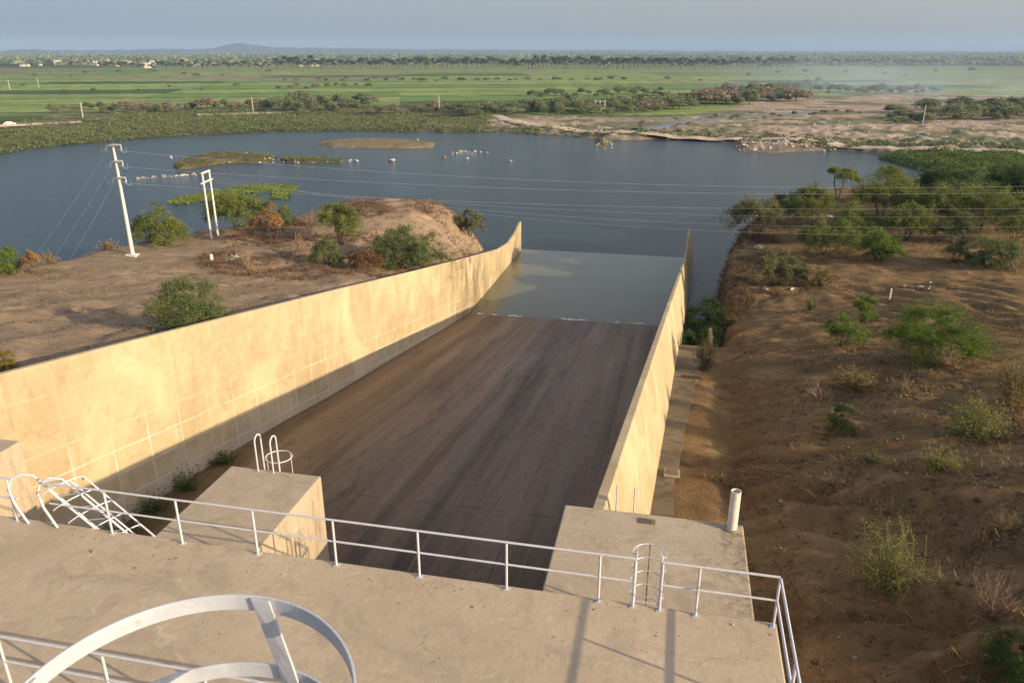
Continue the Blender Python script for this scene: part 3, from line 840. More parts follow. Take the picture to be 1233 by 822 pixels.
for k in range(6):
    c0 = (starts[0] + starts[1]) / 2 + dirv * (.35 + k * .40)
    pts = [c0 + side * (.42 * math.cos(a)) * 1.0 + Vector((.24, 0, 0)) * math.cos(a) + nrm * (.34 * math.sin(a)) for a in np.linspace(0, math.pi, 13)]
    MB().tube(pts, .017, 6).build('hoop', M['white_steel'], t, smooth=True)
for a in (.22, .5, .78):
    q = [(starts[0] + starts[1]) / 2 + dirv * (.35 + k * 1.0) + side * (.42 * math.cos(math.pi * a)) + Vector((.24, 0, 0)) * math.cos(math.pi * a) + nrm * (.34 * math.sin(math.pi * a)) for k in range(3)]
    MB().tube(q, .020, 6).build('strap', M['white_steel'], t)

# ladder at the end of the middle pier
xl0 = -9.98
t = thing('pier_ladder', (xl0, PE + .15, BZ), 'small white ladder with looped handles at the end of the middle pier', 'ladder')
for x in (xl0 - .22, xl0 + .22):
    pts = [(x, PE - .12, BZ), (x, PE - .12, BZ + .85)] + [(x, PE + .03 - .15 * math.cos(a), BZ + .85 + .15 * math.sin(a)) for a in np.linspace(.3, math.pi - .3, 7)] + [(x, PE + .18, BZ + .85), (x, PE + .18, -20.5)]
    MB().tube(pts, .022, 8).build('handle', M['white_steel'], t, smooth=True)
for k in range(10):
    MB().tube([(xl0 - .22, PE + .18, BZ - .2 - k * .4), (xl0 + .22, PE + .18, BZ - .2 - k * .4)], .014, 6).build('rung', M['white_steel'], t)
for k in range(4):
    z = BZ + .12 - k * .8
    MB().tube([(xl0 + .05 + .36 * math.cos(a), PE + .50 + .34 * math.sin(a), z) for a in np.linspace(0, 2 * math.pi, 20)[:-1]], .016, 6, True).build('hoop', M['white_steel'], t, smooth=True)
for a in (0, 1.0, 2.1, 3.14):
    ax, ay = xl0 + .05 + .36 * math.cos(a), PE + .50 + .34 * math.sin(a)
    MB().tube([(ax, ay, BZ + .12), (ax, ay, BZ - 2.4)], .012, 5).build('strap', M['white_steel'], t)

# ladder at the outer end of the abutment
xa = -.62
t = thing('abutment_ladder', (xa, PE + .1, BZ), 'thin ladder rails standing over the far edge of the wide abutment', 'ladder')
for x in (xa - .21, xa + .21):
    MB().tube([(x, PE + .1, BZ - 3.2), (x, PE + .1, BZ + .62)], .018, 8).build('stile', M['cage_steel'], t, smooth=True)
for k in range(8):
    MB().tube([(xa - .21, PE + .1, BZ - .3 - k * .36), (xa + .21, PE + .1, BZ - .3 - k * .36)], .012, 6).build('rung', M['cage_steel'], t)
t = thing('hook', (xa + .5, PE - .35, BZ), 'small rusty lifting hook set in the wide abutment', 'hook')
MB().tube([(xa + .42, PE - .3, BZ - .01), (xa + .42, PE - .3, BZ + .06), (xa + .66, PE - .32, BZ + .06), (xa + .66, PE - .32, BZ - .01)], .012, 6).build('bar', M['dead_wood'], t)
MB().box(xa + .36, xa + .74, PE - .42, PE - .22, BZ + .001, BZ + .02).build('plate', M['ledge'], t)

# vent pipe on the abutment
px_, py_ = 1.86, PE - .22
t = thing('vent_pipe', (px_, py_, BZ), 'white upright vent pipe on the corner of the wide abutment', 'pipe')
b = MB(); ns = 24
for i in range(ns):
    a0, a1 = 2 * math.pi * i / ns, 2 * math.pi * (i + 1) / ns
    ro, ri, z1 = .115, .098, BZ + 1.02
    P_ = lambda r_, a, z: (px_ + r_ * math.cos(a), py_ + r_ * math.sin(a), z)
    b.add([P_(ro, a0, BZ), P_(ro, a1, BZ), P_(ro, a1, z1), P_(ro, a0, z1), P_(ri, a1, z1), P_(ri, a0, z1), P_(ri, a1, z1 - .3), P_(ri, a0, z1 - .3)], [(0, 1, 2, 3), (3, 2, 4, 5), (5, 4, 6, 7)])
b.build('pipe_body', M['plastic'], t, smooth=True)
MB().cyl(px_, py_, BZ + .001, BZ + .035, .17, 20).build('base_ring', M['pier'], t, smooth=True)

# near caged ladder beside the camera
lx, ly, lr = -1.14, 1.26, .444
t = thing('caged_ladder', (lx, ly, -9), 'large white flat-bar ladder cage in the near foreground', 'ladder')
def flat_ring(mb, z0, h, r, th, a0=0.0, a1=2 * math.pi, n=72):
    vs = []; fs = []
    for i in range(n + 1):
        a = a0 + (a1 - a0) * i / n; cs, sn = math.cos(a), math.sin(a)
        vs += [(lx + r * cs, ly + r * sn, z0), (lx + (r + th) * cs, ly + (r + th) * sn, z0), (lx + (r + th) * cs, ly + (r + th) * sn, z0 + h), (lx + r * cs, ly + r * sn, z0 + h)]
    for i in range(n):
        for j in range(4):
            q = (j + 1) % 4
            fs.append((i * 4 + j, (i + 1) * 4 + j, (i + 1) * 4 + q, i * 4 + q))
    fs += [(0, 1, 2, 3), (n * 4 + 3, n * 4 + 2, n * 4 + 1, n * 4)]
    return mb.add(vs, fs)
for k in range(8):
    z = -1.56 - .265 * k if k < 2 else -1.56 - .265 - (k - 1) * .8
    o = flat_ring(MB(), z - .055, .055, lr, .008, -.62 * math.pi * .62, math.pi + .62 * math.pi * .62).build('hoop', M['cage_steel'], t, bevel=.0015, smooth=True); bm_fix(o)
def strap(a_top, twist):
    """flat bar down the inside of the hoops, turning slightly round the cage as it falls"""
    V = []; Fs = []; n_ = 24
    for i in range(n_ + 1):
        z = -1.565 - 5.3 * i / n_; a = a_top + twist * min((-1.565 - z), 1.0); cs, sn = math.cos(a), math.sin(a)
        for (dd, e) in ((0, -.03), (.008, -.03), (.008, .03), (0, .03)):
            V.append((lx + (lr - .0105 + dd) * cs - sn * e, ly + (lr - .0105 + dd) * sn + cs * e, z))
    for i in range(n_):
        for q in range(4):
            r_ = (q + 1) % 4; Fs.append((i * 4 + q, (i + 1) * 4 + q, (i + 1) * 4 + r_, i * 4 + r_))
    Fs += [(0, 1, 2, 3), (n_ * 4 + 3, n_ * 4 + 2, n_ * 4 + 1, n_ * 4)]
    o = MB().add(V, Fs).build('strap', M['cage_steel'], t); bm_fix(o)
strap(math.pi * .505, -.55); strap(0.0, 0); strap(math.pi, 0)
for x in (lx - .22, lx + .22):
    MB().box(x - .03, x + .03, .74, .75, -9.4, -1.0).build('stile', M['cage_steel'], t)
    MB().box(x - .03, x + .03, .552, .738, -2.2, -2.14).build('bracket', M['cage_steel'], t)

# small stones on the deck
for (u, v, s_, lb) in [(112, 664, .05, 'small brown stone on the deck below the tilted ladder'), (163, 684, .03, 'tiny dark stone on the deck left of the pier'),
                       (570, 731, .03, 'tiny dark stone in the middle of the deck'), (882, 752, .03, 'pale pebble near the deck corner')]:
    p = atz(u, v, DZ)
    b = MB(); n_ = 7
    b.add([(p[0] + s_ * math.cos(i * 6.283 / n_) * rnd.uniform(.7, 1.4), p[1] + s_ * math.sin(i * 6.283 / n_) * rnd.uniform(.7, 1.2), DZ - .002) for i in range(n_)] +
          [(p[0] + .6 * s_ * math.cos(i * 6.283 / n_), p[1] + .6 * s_ * math.sin(i * 6.283 / n_), DZ + s_ * rnd.uniform(.5, .9)) for i in range(n_)],
          [(i, (i + 1) % n_, n_ + (i + 1) % n_, n_ + i) for i in range(n_)] + [tuple(range(n_, 2 * n_))])
    tag(b.build('stone', M['dead_wood'] if 'pale' not in lb else M['rock_white']), lb, 'stone')

# ------------------------------------------------------------------ vegetation
def rand_rot(n, g, flat=.0):
    """n random orthonormal pairs (long axis, cross axis)"""
    a = g.normal(size=(n, 3)); a[:, 2] *= (1 - flat)
    a /= np.linalg.norm(a, axis=1)[:, None]
    b = g.normal(size=(n, 3)); b -= (b * a).sum(1)[:, None] * a
    b /= np.linalg.norm(b, axis=1)[:, None]
    return a, b


def leaves(C, L, W, g, droop=.2, flat=.3):
    """kite-shaped leaf sprays at centres C"""
    n = len(C)
    a, b = rand_rot(n, g, flat); a[:, 2] -= droop
    a /= np.linalg.norm(a, axis=1)[:, None]
    L = (L * g.uniform(.6, 1.4, n))[:, None]; W = (W * g.uniform(.6, 1.4, n))[:, None]
    V = np.stack([C - a * L * .5, C + b * W * .5, C + a * L * .5, C - b * W * .5], 1).reshape(-1, 3)
    return V, np.arange(n * 4).reshape(-1, 4)


def limb(mb, p0, p1, r0, r1, g, wob=.08, n=5, sides=5):
    p0 = np.array(p0, float); p1 = np.array(p1, float); L = np.linalg.norm(p1 - p0)
    pts = []; rs = []
    off = g.normal(size=3) * wob * L
    for i in range(n):
        t = i / (n - 1)
        pts.append(tuple(p0 + (p1 - p0) * t + off * math.sin(math.pi * t) + g.normal(size=3) * wob * .15 * L * (0 < i < n - 1))); rs.append(r0 + (r1 - r0) * t)
    mb.tube(pts, rs, sides)
    return pts


def make_plant(name, loc, w, h, px, kind, leafm, seed, label, cat='bush', group=None, lean=0.0):
    """kind: bush (dense low mound), tree (open crown on stems), umbrella, spindly (long shoots), bare (twigs only), tuft"""
    g = np.random.default_rng(seed)
    root = thing(name, loc, label, cat, group)
    d = depth(loc); pix = d / F * 1.2                 # metres per rendered pixel
    mb = MB(); C = []; tints = None
    area = px
    if kind in ('bush', 'tree', 'umbrella'):
        base = {'bush': .12, 'tree': .32, 'umbrella': .62}[kind]
        ncl = int({'bush': 20, 'tree': 22, 'umbrella': 9}[kind] * max(.7, min(1.8, area / 2500)))
        stems = {'bush': 5, 'tree': 4, 'umbrella': 2}[kind]
        stem_tops = []
        for s_ in range(stems):
            a = s_ * 2 * math.pi / stems + g.uniform(-.5, .5)
            top = (w * .18 * math.cos(a) + lean * h * .3, w * .18 * math.sin(a), h * (base * .9 + .05))
            r0 = max(.014 * h, pix * .16) / (1 if stems > 2 else .7)
            pts = limb(mb, (.03 * w * math.cos(a), .03 * w * math.sin(a), -.15), top, r0, r0 * .6, g, .12)
            stem_tops.append((pts[-1], r0 * .6))
        nl = int(area * {'bush': 4.4, 'tree': 4.4, 'umbrella': 3.2}[kind]) + 250
        nsh = int({'bush': 130, 'tree': 105, 'umbrella': 60}[kind] * max(.6, min(2.0, area / 2500)))
        hubs = []
        for c in range(ncl):
            a = c * 2.399 + g.uniform(-.5, .5); rr_ = math.sqrt(g.uniform(.0, .8))
            hz = {'bush': g.uniform(.10, .78), 'tree': g.uniform(.36, .86), 'umbrella': g.uniform(.82, .95)}[kind] * (1.08 - .42 * rr_)
            cc = np.array((w * .36 * rr_ * math.cos(a) + lean * h * .5, w * .36 * rr_ * math.sin(a), h * hz))
            st, r0 = stem_tops[g.integers(len(stem_tops))]
            if c < 14: limb(mb, st, cc, r0 * .6, max(.003 * h, pix * .06), g, .12, 4, 4)
            hubs.append(cc)
        hs_ = g.uniform(.55, 1.25, ncl)                                    # some boughs long, some short: an uneven outline
        tints = []
        for q in range(nsh):
            c = int(g.integers(ncl)); p0 = hubs[c]
            a = g.uniform(0, 2 * math.pi); el = math.asin(g.uniform(-.15 if kind != 'umbrella' else -.05, 1.0) ** 1 if kind != 'umbrella' else g.uniform(-.05, .45))
            out = np.array((math.cos(a) * math.cos(el), math.sin(a) * math.cos(el), math.sin(el)))
            rad = np.array((p0[0] - lean * h * .5, p0[1], 0)); out = out + rad / (w * .36 + .01) * .8; out /= np.linalg.norm(out)
            L = min(w, h * 1.25) * g.uniform(.16, .38) * hs_[c]
            k = max(6, int(nl / nsh * g.uniform(.6, 1.4)))
            t = g.uniform(.05, 1, k) ** .8
            pt_ = p0[None, :] + out[None, :] * (L * t)[:, None]
            pt_[:, 2] -= L * .55 * t ** 2 * (1.0 if el > -.05 else .4)
            pt_ += g.normal(size=(k, 3)) * (L * .10 * (1.15 - .6 * t) + pix * .5)[:, None]
            C.append(pt_); tints.append(np.full(k, g.uniform(0, 1)))
        C = np.concatenate(C); tints = np.concatenate(tints); C[:, 2] = np.maximum(C[:, 2], .03)
        V, Fc = leaves(C, pix * 1.9, pix * .62, g, .3, .2)
    elif kind in ('spindly', 'bare', 'tuft'):
        n = {'spindly': 46, 'bare': 26, 'tuft': 60}[kind]
        n = int(n * max(.6, min(1.6, area / 2500)))
        for s_ in range(n):
            a = g.uniform(0, 2 * math.pi); t = g.uniform(.15, 1)
            tip = np.array((w * .5 * t * math.cos(a), w * .5 * t * math.sin(a), h * g.uniform(.35, 1.0) * (1.1 - .45 * t)))
            r0 = max(.006 * h, pix * (.34 if kind != 'tuft' else .2))
            pts = limb(mb, (g.normal() * .04 * w, g.normal() * .04 * w, -.08), tip, r0, r0 * .35, g, .10, 5, 4)
            for j in range(3 if kind != 'tuft' else 0):
                i0 = g.integers(1, 4); b0 = np.array(pts[i0]); e = b0 + (tip - b0) * .5 + g.normal(size=3) * .14 * h
                e[2] = max(e[2], .05)
                q = limb(mb, b0, e, r0 * .5, r0 * .25, g, .1, 3, 3)
                if kind == 'spindly': pts = pts + q
            if kind == 'spindly' or kind == 'tuft':
                for p in pts[1:]:
                    k = 5 if kind == 'spindly' else 3
                    C.append(np.array(p) + g.normal(size=(k, 3)) * .035 * h)
        if kind == 'bare':
            V = None
        else:
            C = np.concatenate(C); C[:, 2] = np.maximum(C[:, 2], .03)
            V, Fc = leaves(C, pix * 2.2, pix * .7, g, .0, .0)
    mb.build('trunk', M['green_twig'] if leafm == 'spiky' else M['dead_wood'] if kind in ('bare',) or leafm in ('straw', 'yellow') else M['bark'], root, raw=True)
    if V is not None:
        link('crown', mesh_np('crown', V, Fc, GREENS[leafm], smooth=False, cols=None if tints is None else np.repeat(tints, 4)[:, None] * np.ones((1, 3))), root)
    return root


UNDER = []
def plants(rows, h, cat_default='bush', hi=400):
    for i, (u, v, wpx, hpx, kind, leafm, label) in enumerate(rows):
        p = hit(u, v, h, 8, hi)
        d = depth(p)
        wv, hv = wpx / F * d, hpx / F * d / max(.72, math.cos(math.atan2(-p[2], math.hypot(p[0], p[1]))))
        nm = {'bush': 'bush', 'tree': 'tree', 'umbrella': 'tree', 'spindly': 'shrub', 'bare': 'dead_shrub', 'tuft': 'grass_tuft'}[kind]
        cat = {'bush': 'bush', 'tree': 'tree', 'umbrella': 'tree', 'spindly': 'shrub', 'bare': 'shrub', 'tuft': 'grass'}[kind]
        p[2] = gz(h, p[0], p[1]) - .02
        make_plant(nm, p, wv, hv, wpx * hpx, kind, leafm, 100 + int(u) * 7 + int(v), label, cat)
        q = rng.normal(size=(int(30 + wpx * .5), 2)) * wv * .36 + p[:2]
        UNDER.extend((a, b_, c_) for a, b_, c_ in zip(q[:, 0], q[:, 1], h(q[:, 0], q[:, 1])) if c_ > -27)

RIGHT = [
    (908, 286, 72, 52, 'tree', 'grey', 'grey-green feathery tree at the water-side tip of the hillside'),
    (974, 272, 58, 56, 'tree', 'olive', 'olive tree between the grey-green tip tree and the thin umbrella tree'),
    (1008, 240, 38, 44, 'umbrella', 'olive', 'thin dark-stemmed umbrella tree rising against the lake'),
    (1062, 266, 84, 68, 'tree', 'olive', 'broad yellow-green tree against the lake, right of the thin umbrella tree'),
    (1118, 274, 62, 54, 'tree', 'olive', 'tree with a short dark trunk right of the broad yellow-green tree'),
    (1133, 250, 66, 52, 'tree', 'dark', 'dark green tree at the water inlet behind the short-trunked tree'),
    (1180, 276, 84, 64, 'tree', 'olive', 'spreading tree with drooping sprays near the right edge, below the dark thicket'),
    (1205, 246, 70, 58, 'bush', 'dark', 'dark thicket tree behind the spreading drooping tree'),
    (1240, 262, 80, 70, 'bush', 'dark', 'dark thicket tree cut by the right edge of the photo'),
    (1225, 228, 90, 42, 'bush', 'deep', 'rounded green tree on the inlet shore at the right edge'),
    (943, 268, 44, 40, 'tree', 'grey', 'small grey-green tree between the tip tree and the olive tree'),
    (1090, 290, 60, 50, 'tree', 'olive', 'leafy tree in front of the broad yellow-green tree'),
    (1150, 262, 70, 58, 'tree', 'deep', 'mid green tree between the dark inlet tree and the drooping tree'),
    (1100, 246, 50, 40, 'tree', 'deep', 'mid green tree at the water behind the broad yellow-green tree'),
    (1222, 290, 70, 50, 'tree', 'olive', 'olive tree at the right edge in front of the dark thicket'),
    (1150, 292, 54, 40, 'tree', 'deep', 'low green tree in front of the short-trunked tree'),
    (1170, 232, 60, 40, 'bush', 'deep', 'round green bush on the inlet shore left of the dark thicket'),
    (992, 308, 84, 48, 'tree', 'olive', 'yellow-green bush with a dark stump foot in the middle of the bank'),
    (1030, 290, 66, 44, 'tree', 'olive', 'olive bush behind the bright green leafy bush'),
    (1058, 314, 50, 56, 'bush', 'bright', 'bright green leafy bush on the crest of the washed slope'),
    (931, 343, 52, 46, 'tree', 'grey', 'pale thin shrub nearest the cliff edge'),
    (956, 343, 38, 36, 'tree', 'grey', 'pale thin shrub right of the one nearest the cliff edge'),
    (990, 342, 32, 28, 'spindly', 'yellow', 'small yellowish shrub on the shaded slope'),
    (1195, 320, 64, 48, 'bush', 'deep', 'green bush on the lit shelf near the right edge'),
    (1150, 316, 34, 34, 'tree', 'grey', 'thin grey shrub left of the green bush on the lit shelf'),
    (1217, 326, 40, 30, 'bare', 'dry', 'bare twiggy shrub beside the green bush on the lit shelf'),
    (1040, 385, 42, 32, 'bush', 'bright', 'small bright green bush above its lower twin'),
    (1013, 416, 50, 38, 'tree', 'bright', 'low loose green bush below the small bright one'),
    (1122, 432, 116, 76, 'bush', 'bright', 'large spreading green bush with yellow stems, biggest on the hillside'),
    (977, 372, 24, 20, 'tuft', 'grey', 'tiny pale tuft on the bare slope'),
    (1030, 470, 58, 36, 'spindly', 'yellow', 'yellowed low shrub above the dark leafy one'),
    (1010, 517, 36, 44, 'bush', 'deep', 'dark leafy little bush in the middle of the brown hillside'),
    (985, 484, 44, 36, 'bare', 'dry', 'dark tangle of dead twigs left of the yellowed low shrub'),
    (1172, 525, 76, 54, 'spindly', 'spiky', 'olive shrub near the right edge, halfway down the photo'),
    (1130, 566, 56, 34, 'spindly', 'spiky', 'flat olive shrub below the halfway one'),
    (1045, 556, 44, 26, 'tuft', 'deep', 'dim green patch of weeds on the brown hillside'),
    (1216, 486, 54, 66, 'spindly', 'yellow', 'yellow shrub cut by the right edge of the photo'),
    (1064, 708, 100, 84, 'spindly', 'spiky', 'spiky yellow-green shrub right of the deck corner'),
    (1190, 742, 70, 64, 'bare', 'dry', 'grey leafless shrub at the lower right'),
    (1228, 832, 96, 84, 'bush', 'dark', 'dense dark green clump in the lower right corner'),
    (848, 446, 28, 48, 'spindly', 'grey', 'thin shrub growing out of the stained ledge'),
    (1090, 470, 40, 24, 'bare', 'dry', 'dead twigs below the largest green bush'),
    (1000, 585, 44, 20, 'bare', 'dry', 'flat dead twigs above the vent pipe'),
    (1140, 440, 60, 34, 'tuft', 'straw', 'straw-coloured grass under the largest green bush'),
    (870, 580, 30, 16, 'bare', 'dry', 'low dead twigs beside the abutment corner'),
    (1075, 620, 34, 18, 'bare', 'dry', 'flat twigs above the spiky yellow-green shrub'),
    (1210, 640, 40, 30, 'tuft', 'straw', 'dry grass tuft near the lower right edge'),
]
plants(RIGHT, hR)
LEFT = [
    (8, 328, 46, 46, 'bush', 'bright', 'bright green bush at the left edge of the photo by the water'),
    (37, 328, 28, 34, 'tree', 'dry', 'tan dry bush beside the bright green one at the left edge'),
    (194, 293, 66, 52, 'bush', 'olive', 'round olive bush at the water between the tall pole and the twin poles'),
    (284, 277, 76, 56, 'tree', 'olive', 'yellow-green tree with a bare trunk right of the twin poles'),
    (330, 272, 58, 34, 'bush', 'deep', 'green bush behind the dry brown tree'),
    (327, 294, 46, 48, 'umbrella', 'dry', 'dry brown tree on a leaning trunk'),
    (360, 303, 22, 28, 'bare', 'dry', 'bare upright shrub right of the dry brown tree'),
    (412, 294, 52, 62, 'tree', 'olive', 'yellow-green tree on a clear trunk, left of the mound'),
    (392, 318, 52, 36, 'bush', 'deep', 'low green bush on the slope below the clear-trunk tree'),
    (490, 322, 108, 54, 'bush', 'deep', 'wide green bush covering the near side of the mound'),
    (226, 394, 100, 70, 'bush', 'deep', 'large green bush standing behind the face-on wall'),
    (297, 324, 20, 26, 'bare', 'dry', 'small reddish bare shrub on the slope edge'),
    (566, 284, 36, 38, 'tree', 'grey', 'grey-green bush on the far side of the mound'),
    (440, 328, 50, 30, 'tree', 'rust', 'rusty dry bush between the low green bush and the mound'),
    (515, 256, 42, 16, 'tuft', 'straw', 'yellow grass on top of the mound'),
    (472, 300, 40, 24, 'bare', 'dry', 'dead twigs on the left flank of the mound'),
    (375, 272, 30, 22, 'bare', 'dry', 'grey bare shrub at the water left of the clear-trunk tree'),
    (132, 300, 34, 14, 'tuft', 'straw', 'dry grass on the bank edge left of the tall pole'),
    (60, 318, 26, 16, 'tuft', 'straw', 'dry grass beside the tan bush at the water'),
    (4, 446, 28, 34, 'bush', 'yellow', 'yellow-green weed behind the face-on wall at the left edge'),
    (258, 392, 40, 26, 'tuft', 'straw', 'straw grass at the foot of the large green bush'),
]
plants(LEFT, hL)
# dark bushes in the hollow between the end-on wall and the cliff
for i, (x, y, z, wv, hv, lb) in enumerate([(3.4, 64.5, -28.3, 5.4, 8.4, 'dark green bush filling the hollow beside the end-on wall'),
                                           (3.9, 71, -29.6, 5.8, 10.2, 'dark bush in the hollow, behind the first one'),
                                           (4.2, 78, -31.0, 5.6, 9.6, 'dark bush at the water end of the hollow')]):
    make_plant('bush', np.array((x, y, z)), wv, hv, 3000, 'bush', 'dark', 900 + i, lb)
# weeds along the foot of the face-on wall
for i, (y, wv, hv, lb) in enumerate([(22.5, 3.0, 1.2, 'green weeds at the foot of the face-on wall, partly behind the tilted ladder'), (25.3, 3.4, 1.6, 'tall green weeds where the face-on wall meets the floor beside the middle pier'),
                                     (27.9, 3.0, 1.2, 'green weeds just past the tall clump at the foot of the face-on wall'), (30.4, 3.0, 1.3, 'bushy green weeds farther along the foot of the face-on wall'),
                                     (34, 2.6, .7, 'sparse weeds at the foot of the face-on wall, farthest down the chute')]):
    make_plant('weed', np.array((WL + .6, y, float(floorz(y)))), wv, hv, 4000, 'tuft', 'bright', 940 + i, lb, 'weed')

# ------------------------------------------------------------------ far trees, built once per kind and copied
def far_tree_mesh(nm, w, h, n, leafm, seed, ncl=9, base=.05):
    g = np.random.default_rng(seed); C = []
    for c in range(ncl):
        a = g.uniform(0, 6.283); r_ = math.sqrt(g.uniform(0, 1))
        cc = np.array((w * .36 * r_ * math.cos(a), w * .36 * r_ * math.sin(a), h * (base + .12 + (1 - base) * .62 * math.sqrt(1 - r_ * r_ * .8) * g.uniform(.5, 1.05))))
        q = g.normal(size=(n // ncl, 3)); q /= np.linalg.norm(q, axis=1)[:, None]; q *= g.uniform(.3, 1.15, (n // ncl, 1))
        q *= np.array((w * .2, w * .2, h * .17)) * g.uniform(.7, 1.3)
        C.append(cc + q)
    C = np.concatenate(C); C[:, 2] = np.maximum(C[:, 2], .05)
    V, Fc = leaves(C, .62, .38, g, .15, .3)
    mb = MB(); limb(mb, (0, 0, -.3), (g.normal() * .2, g.normal() * .2, h * .55), .16, .08, g, .05)
    tv = np.array(mb.v); tq = [f for f in mb.f if len(f) == 4]
    return mesh_np(nm, np.concatenate([V, tv]), np.concatenate([Fc, np.array(tq) + len(V)]), [GREENS[leafm], M['bark']], False, [0] * len(Fc) + [1] * len(tq))

FT = [far_tree_mesh('far_tree', 8, 5.5, 1500, 'far', 1), far_tree_mesh('far_tree', 7, 6.5, 1400, 'far', 2, 8, .15), far_tree_mesh('far_tree', 9, 4.5, 1500, 'farbrown', 3, 11),
      far_tree_mesh('far_tree', 6, 5, 1000, 'deep', 4, 7)]
FT_LABEL = ['dusty dark green bushy tree in the scrub belt beyond the lake', 'taller dark green tree in the scrub belt beyond the lake', 'low brownish bush in the scrub belt beyond the lake',
            'small fresh green tree among the fields beyond the lake']


def far_tree(u, v, hpx, k, group, label, wide=1.0, zs=-29.2, name='far_tree'):
    p = atz(u, v, zs); p[2] = gz(hF, p[0], p[1]) - .25
    d = depth(p)
    s_ = hpx / F * d / [5.5, 6.5, 4.5, 5][k]
    o = link(name, FT[k]); o.location = [float(a) for a in p]; o.scale = (s_ * wide * rnd.uniform(.85, 1.2), s_ * wide * rnd.uniform(.85, 1.2), s_ * rnd.uniform(.85, 1.15))
    o.rotation_euler = (0, 0, rnd.uniform(0, 6.28))
    return tag(o, label, 'tree', group)


def belt(u0, v0, u1, v1, n, hlo, hhi, kinds, group, dv=2.5, wide=1.0, labels=None, name='far_tree'):
    for i in range(n):
        t = (i + rnd.uniform(0, 1)) / n
        k = rnd.choice(kinds)
        far_tree(u0 + (u1 - u0) * t, v0 + (v1 - v0) * t + rnd.uniform(-dv, dv), rnd.uniform(hlo, hhi), k, group, (labels or FT_LABEL)[k], wide, name=name)

G1 = 'trees of the scrub belt beyond the lake'
belt(60, 134, 330, 131, 34, 7, 14, [0, 1, 2, 2], G1, 3)
belt(330, 134, 445, 128, 26, 10, 22, [0, 1, 0], G1, 6)
belt(440, 136, 560, 134, 14, 6, 12, [0, 3, 2], G1, 3)
belt(555, 136, 790, 132, 56, 9, 19, [0, 0, 1], G1, 5, 1.2)
belt(640, 118, 800, 114, 22, 6, 12, [0, 1], G1, 3)
belt(770, 130, 960, 117, 56, 9, 19, [0, 0, 1, 2], G1, 6, 1.2)
belt(860, 112, 1000, 103, 18, 6, 12, [0, 1], G1, 3)
belt(985, 112, 1130, 112, 22, 6, 13, [0, 1], G1, 2)
belt(330, 106, 450, 104, 10, 3, 6, [3, 2], G1, 2)
belt(860, 142, 1040, 134, 14, 3, 6, [0, 2], G1, 3)
G2 = 'bushes along the field edges'
L2 = ['small dark bush along a green field edge'] * 4
belt(480, 97, 760, 96, 22, 2.5, 6, [0, 3], G2, .8, 1.4, L2, 'field_bush')
belt(30, 92, 330, 88, 9, 3, 8, [0, 1], G2, 3, 1.2, L2, 'field_bush')
belt(340, 98, 520, 96, 12, 3, 7, [0, 3], G2, 2, 1, L2, 'field_bush')
belt(800, 96, 1180, 86, 10, 3, 7, [0, 1], G2, 4, 1, L2, 'field_bush')
belt(5, 108, 320, 104, 7, 3, 6, [0, 3], G2, 4, 1, L2, 'field_bush')
G3 = 'trees of the dense grove at the right'
L3 = ['dense green tree in the grove beyond the dirt road at the right'] * 4
for i in range(62):
    u = rnd.uniform(1072, 1290); v = rnd.uniform(134, 150) - (u - 1075) * .03
    far_tree(u, v, rnd.uniform(11, 19) * (1 if u > 1110 else .75), rnd.choice([0, 1, 0]), G3, L3[0], 1.25, name='grove_tree')

# palms in a row: one mesh, copied
def palm_mesh(seed):
    g = np.random.default_rng(seed); mb = MB()
    H = 15
    limb(mb, (0, 0, -.3), (g.normal() * .6, g.normal() * .6, H), .42, .28, g, .02, 6, 6)
    tv = np.array(mb.v); tq = [f for f in mb.f if len(f) == 4]
    V = []; Fc = []
    for k in range(18):
        a = k * 2.4; up = g.uniform(-.25, 1.0); L = g.uniform(4.6, 6.4)
        d0 = np.array((math.cos(a), math.sin(a), 0)); s0 = np.array((-math.sin(a), math.cos(a), 0))
        prev = None
        for j in range(5):
            t = j / 4
            c_ = np.array((0, 0, H)) + d0 * L * t + np.array((0, 0, 1)) * L * (up * t - .9 * t * t)
            wd = 1.25 * math.sin(math.pi * (.12 + .86 * t)) + .05
            b = len(V); V += [c_ + s0 * wd - np.array((0, 0, wd * .5)), c_, c_ - s0 * wd - np.array((0, 0, wd * .5))]
            if prev is not None: Fc += [(prev, prev + 1, b + 1, b), (prev + 1, prev + 2, b + 2, b + 1)]
            prev = b
    V = np.array(V)
    return mesh_np('palm_tree', np.concatenate([V, tv]), np.concatenate([np.array(Fc), np.array(tq) + len(V)]), [GREENS['palm'], M['bark']], False, [0] * len(Fc) + [1] * len(tq))
PM = [palm_mesh(s_) for s_ in (5, 6, 7)]
def palm(u, v, hpx, label):
    p = atz(u, v, -29.3); d = depth(p); s_ = hpx / F * d / 18
    o = link('palm_tree', rnd.choice(PM)); o.location = [float(p[0]), float(p[1]), gz(hF, p[0], p[1]) - .3]; o.scale = (s_ * 1.15,) * 2 + (s_ * rnd.uniform(.8, 1.15),)
    o.rotation_euler = (0, 0, rnd.uniform(0, 6.28)); tag(o, label, 'palm tree', 'palms in the long row across the plain')
PL = 'slender palm tree in the long row across the far plain'
for i in range(190): palm(330 + (i + rnd.uniform(0, 1)) * 3.31, 83.2 + rnd.uniform(-2.2, .8), rnd.uniform(10, 14.5), PL)
for i in range(52): palm(120 + (i + rnd.uniform(0, 1)) * 4.0, 84 + rnd.uniform(-2, 1), rnd.uniform(6, 11), PL)
for i in range(40): palm(962 + (i + rnd.uniform(0, 1)) * 4.4, 79.5 + rnd.uniform(-1.5, .8), rnd.uniform(6, 9), PL)

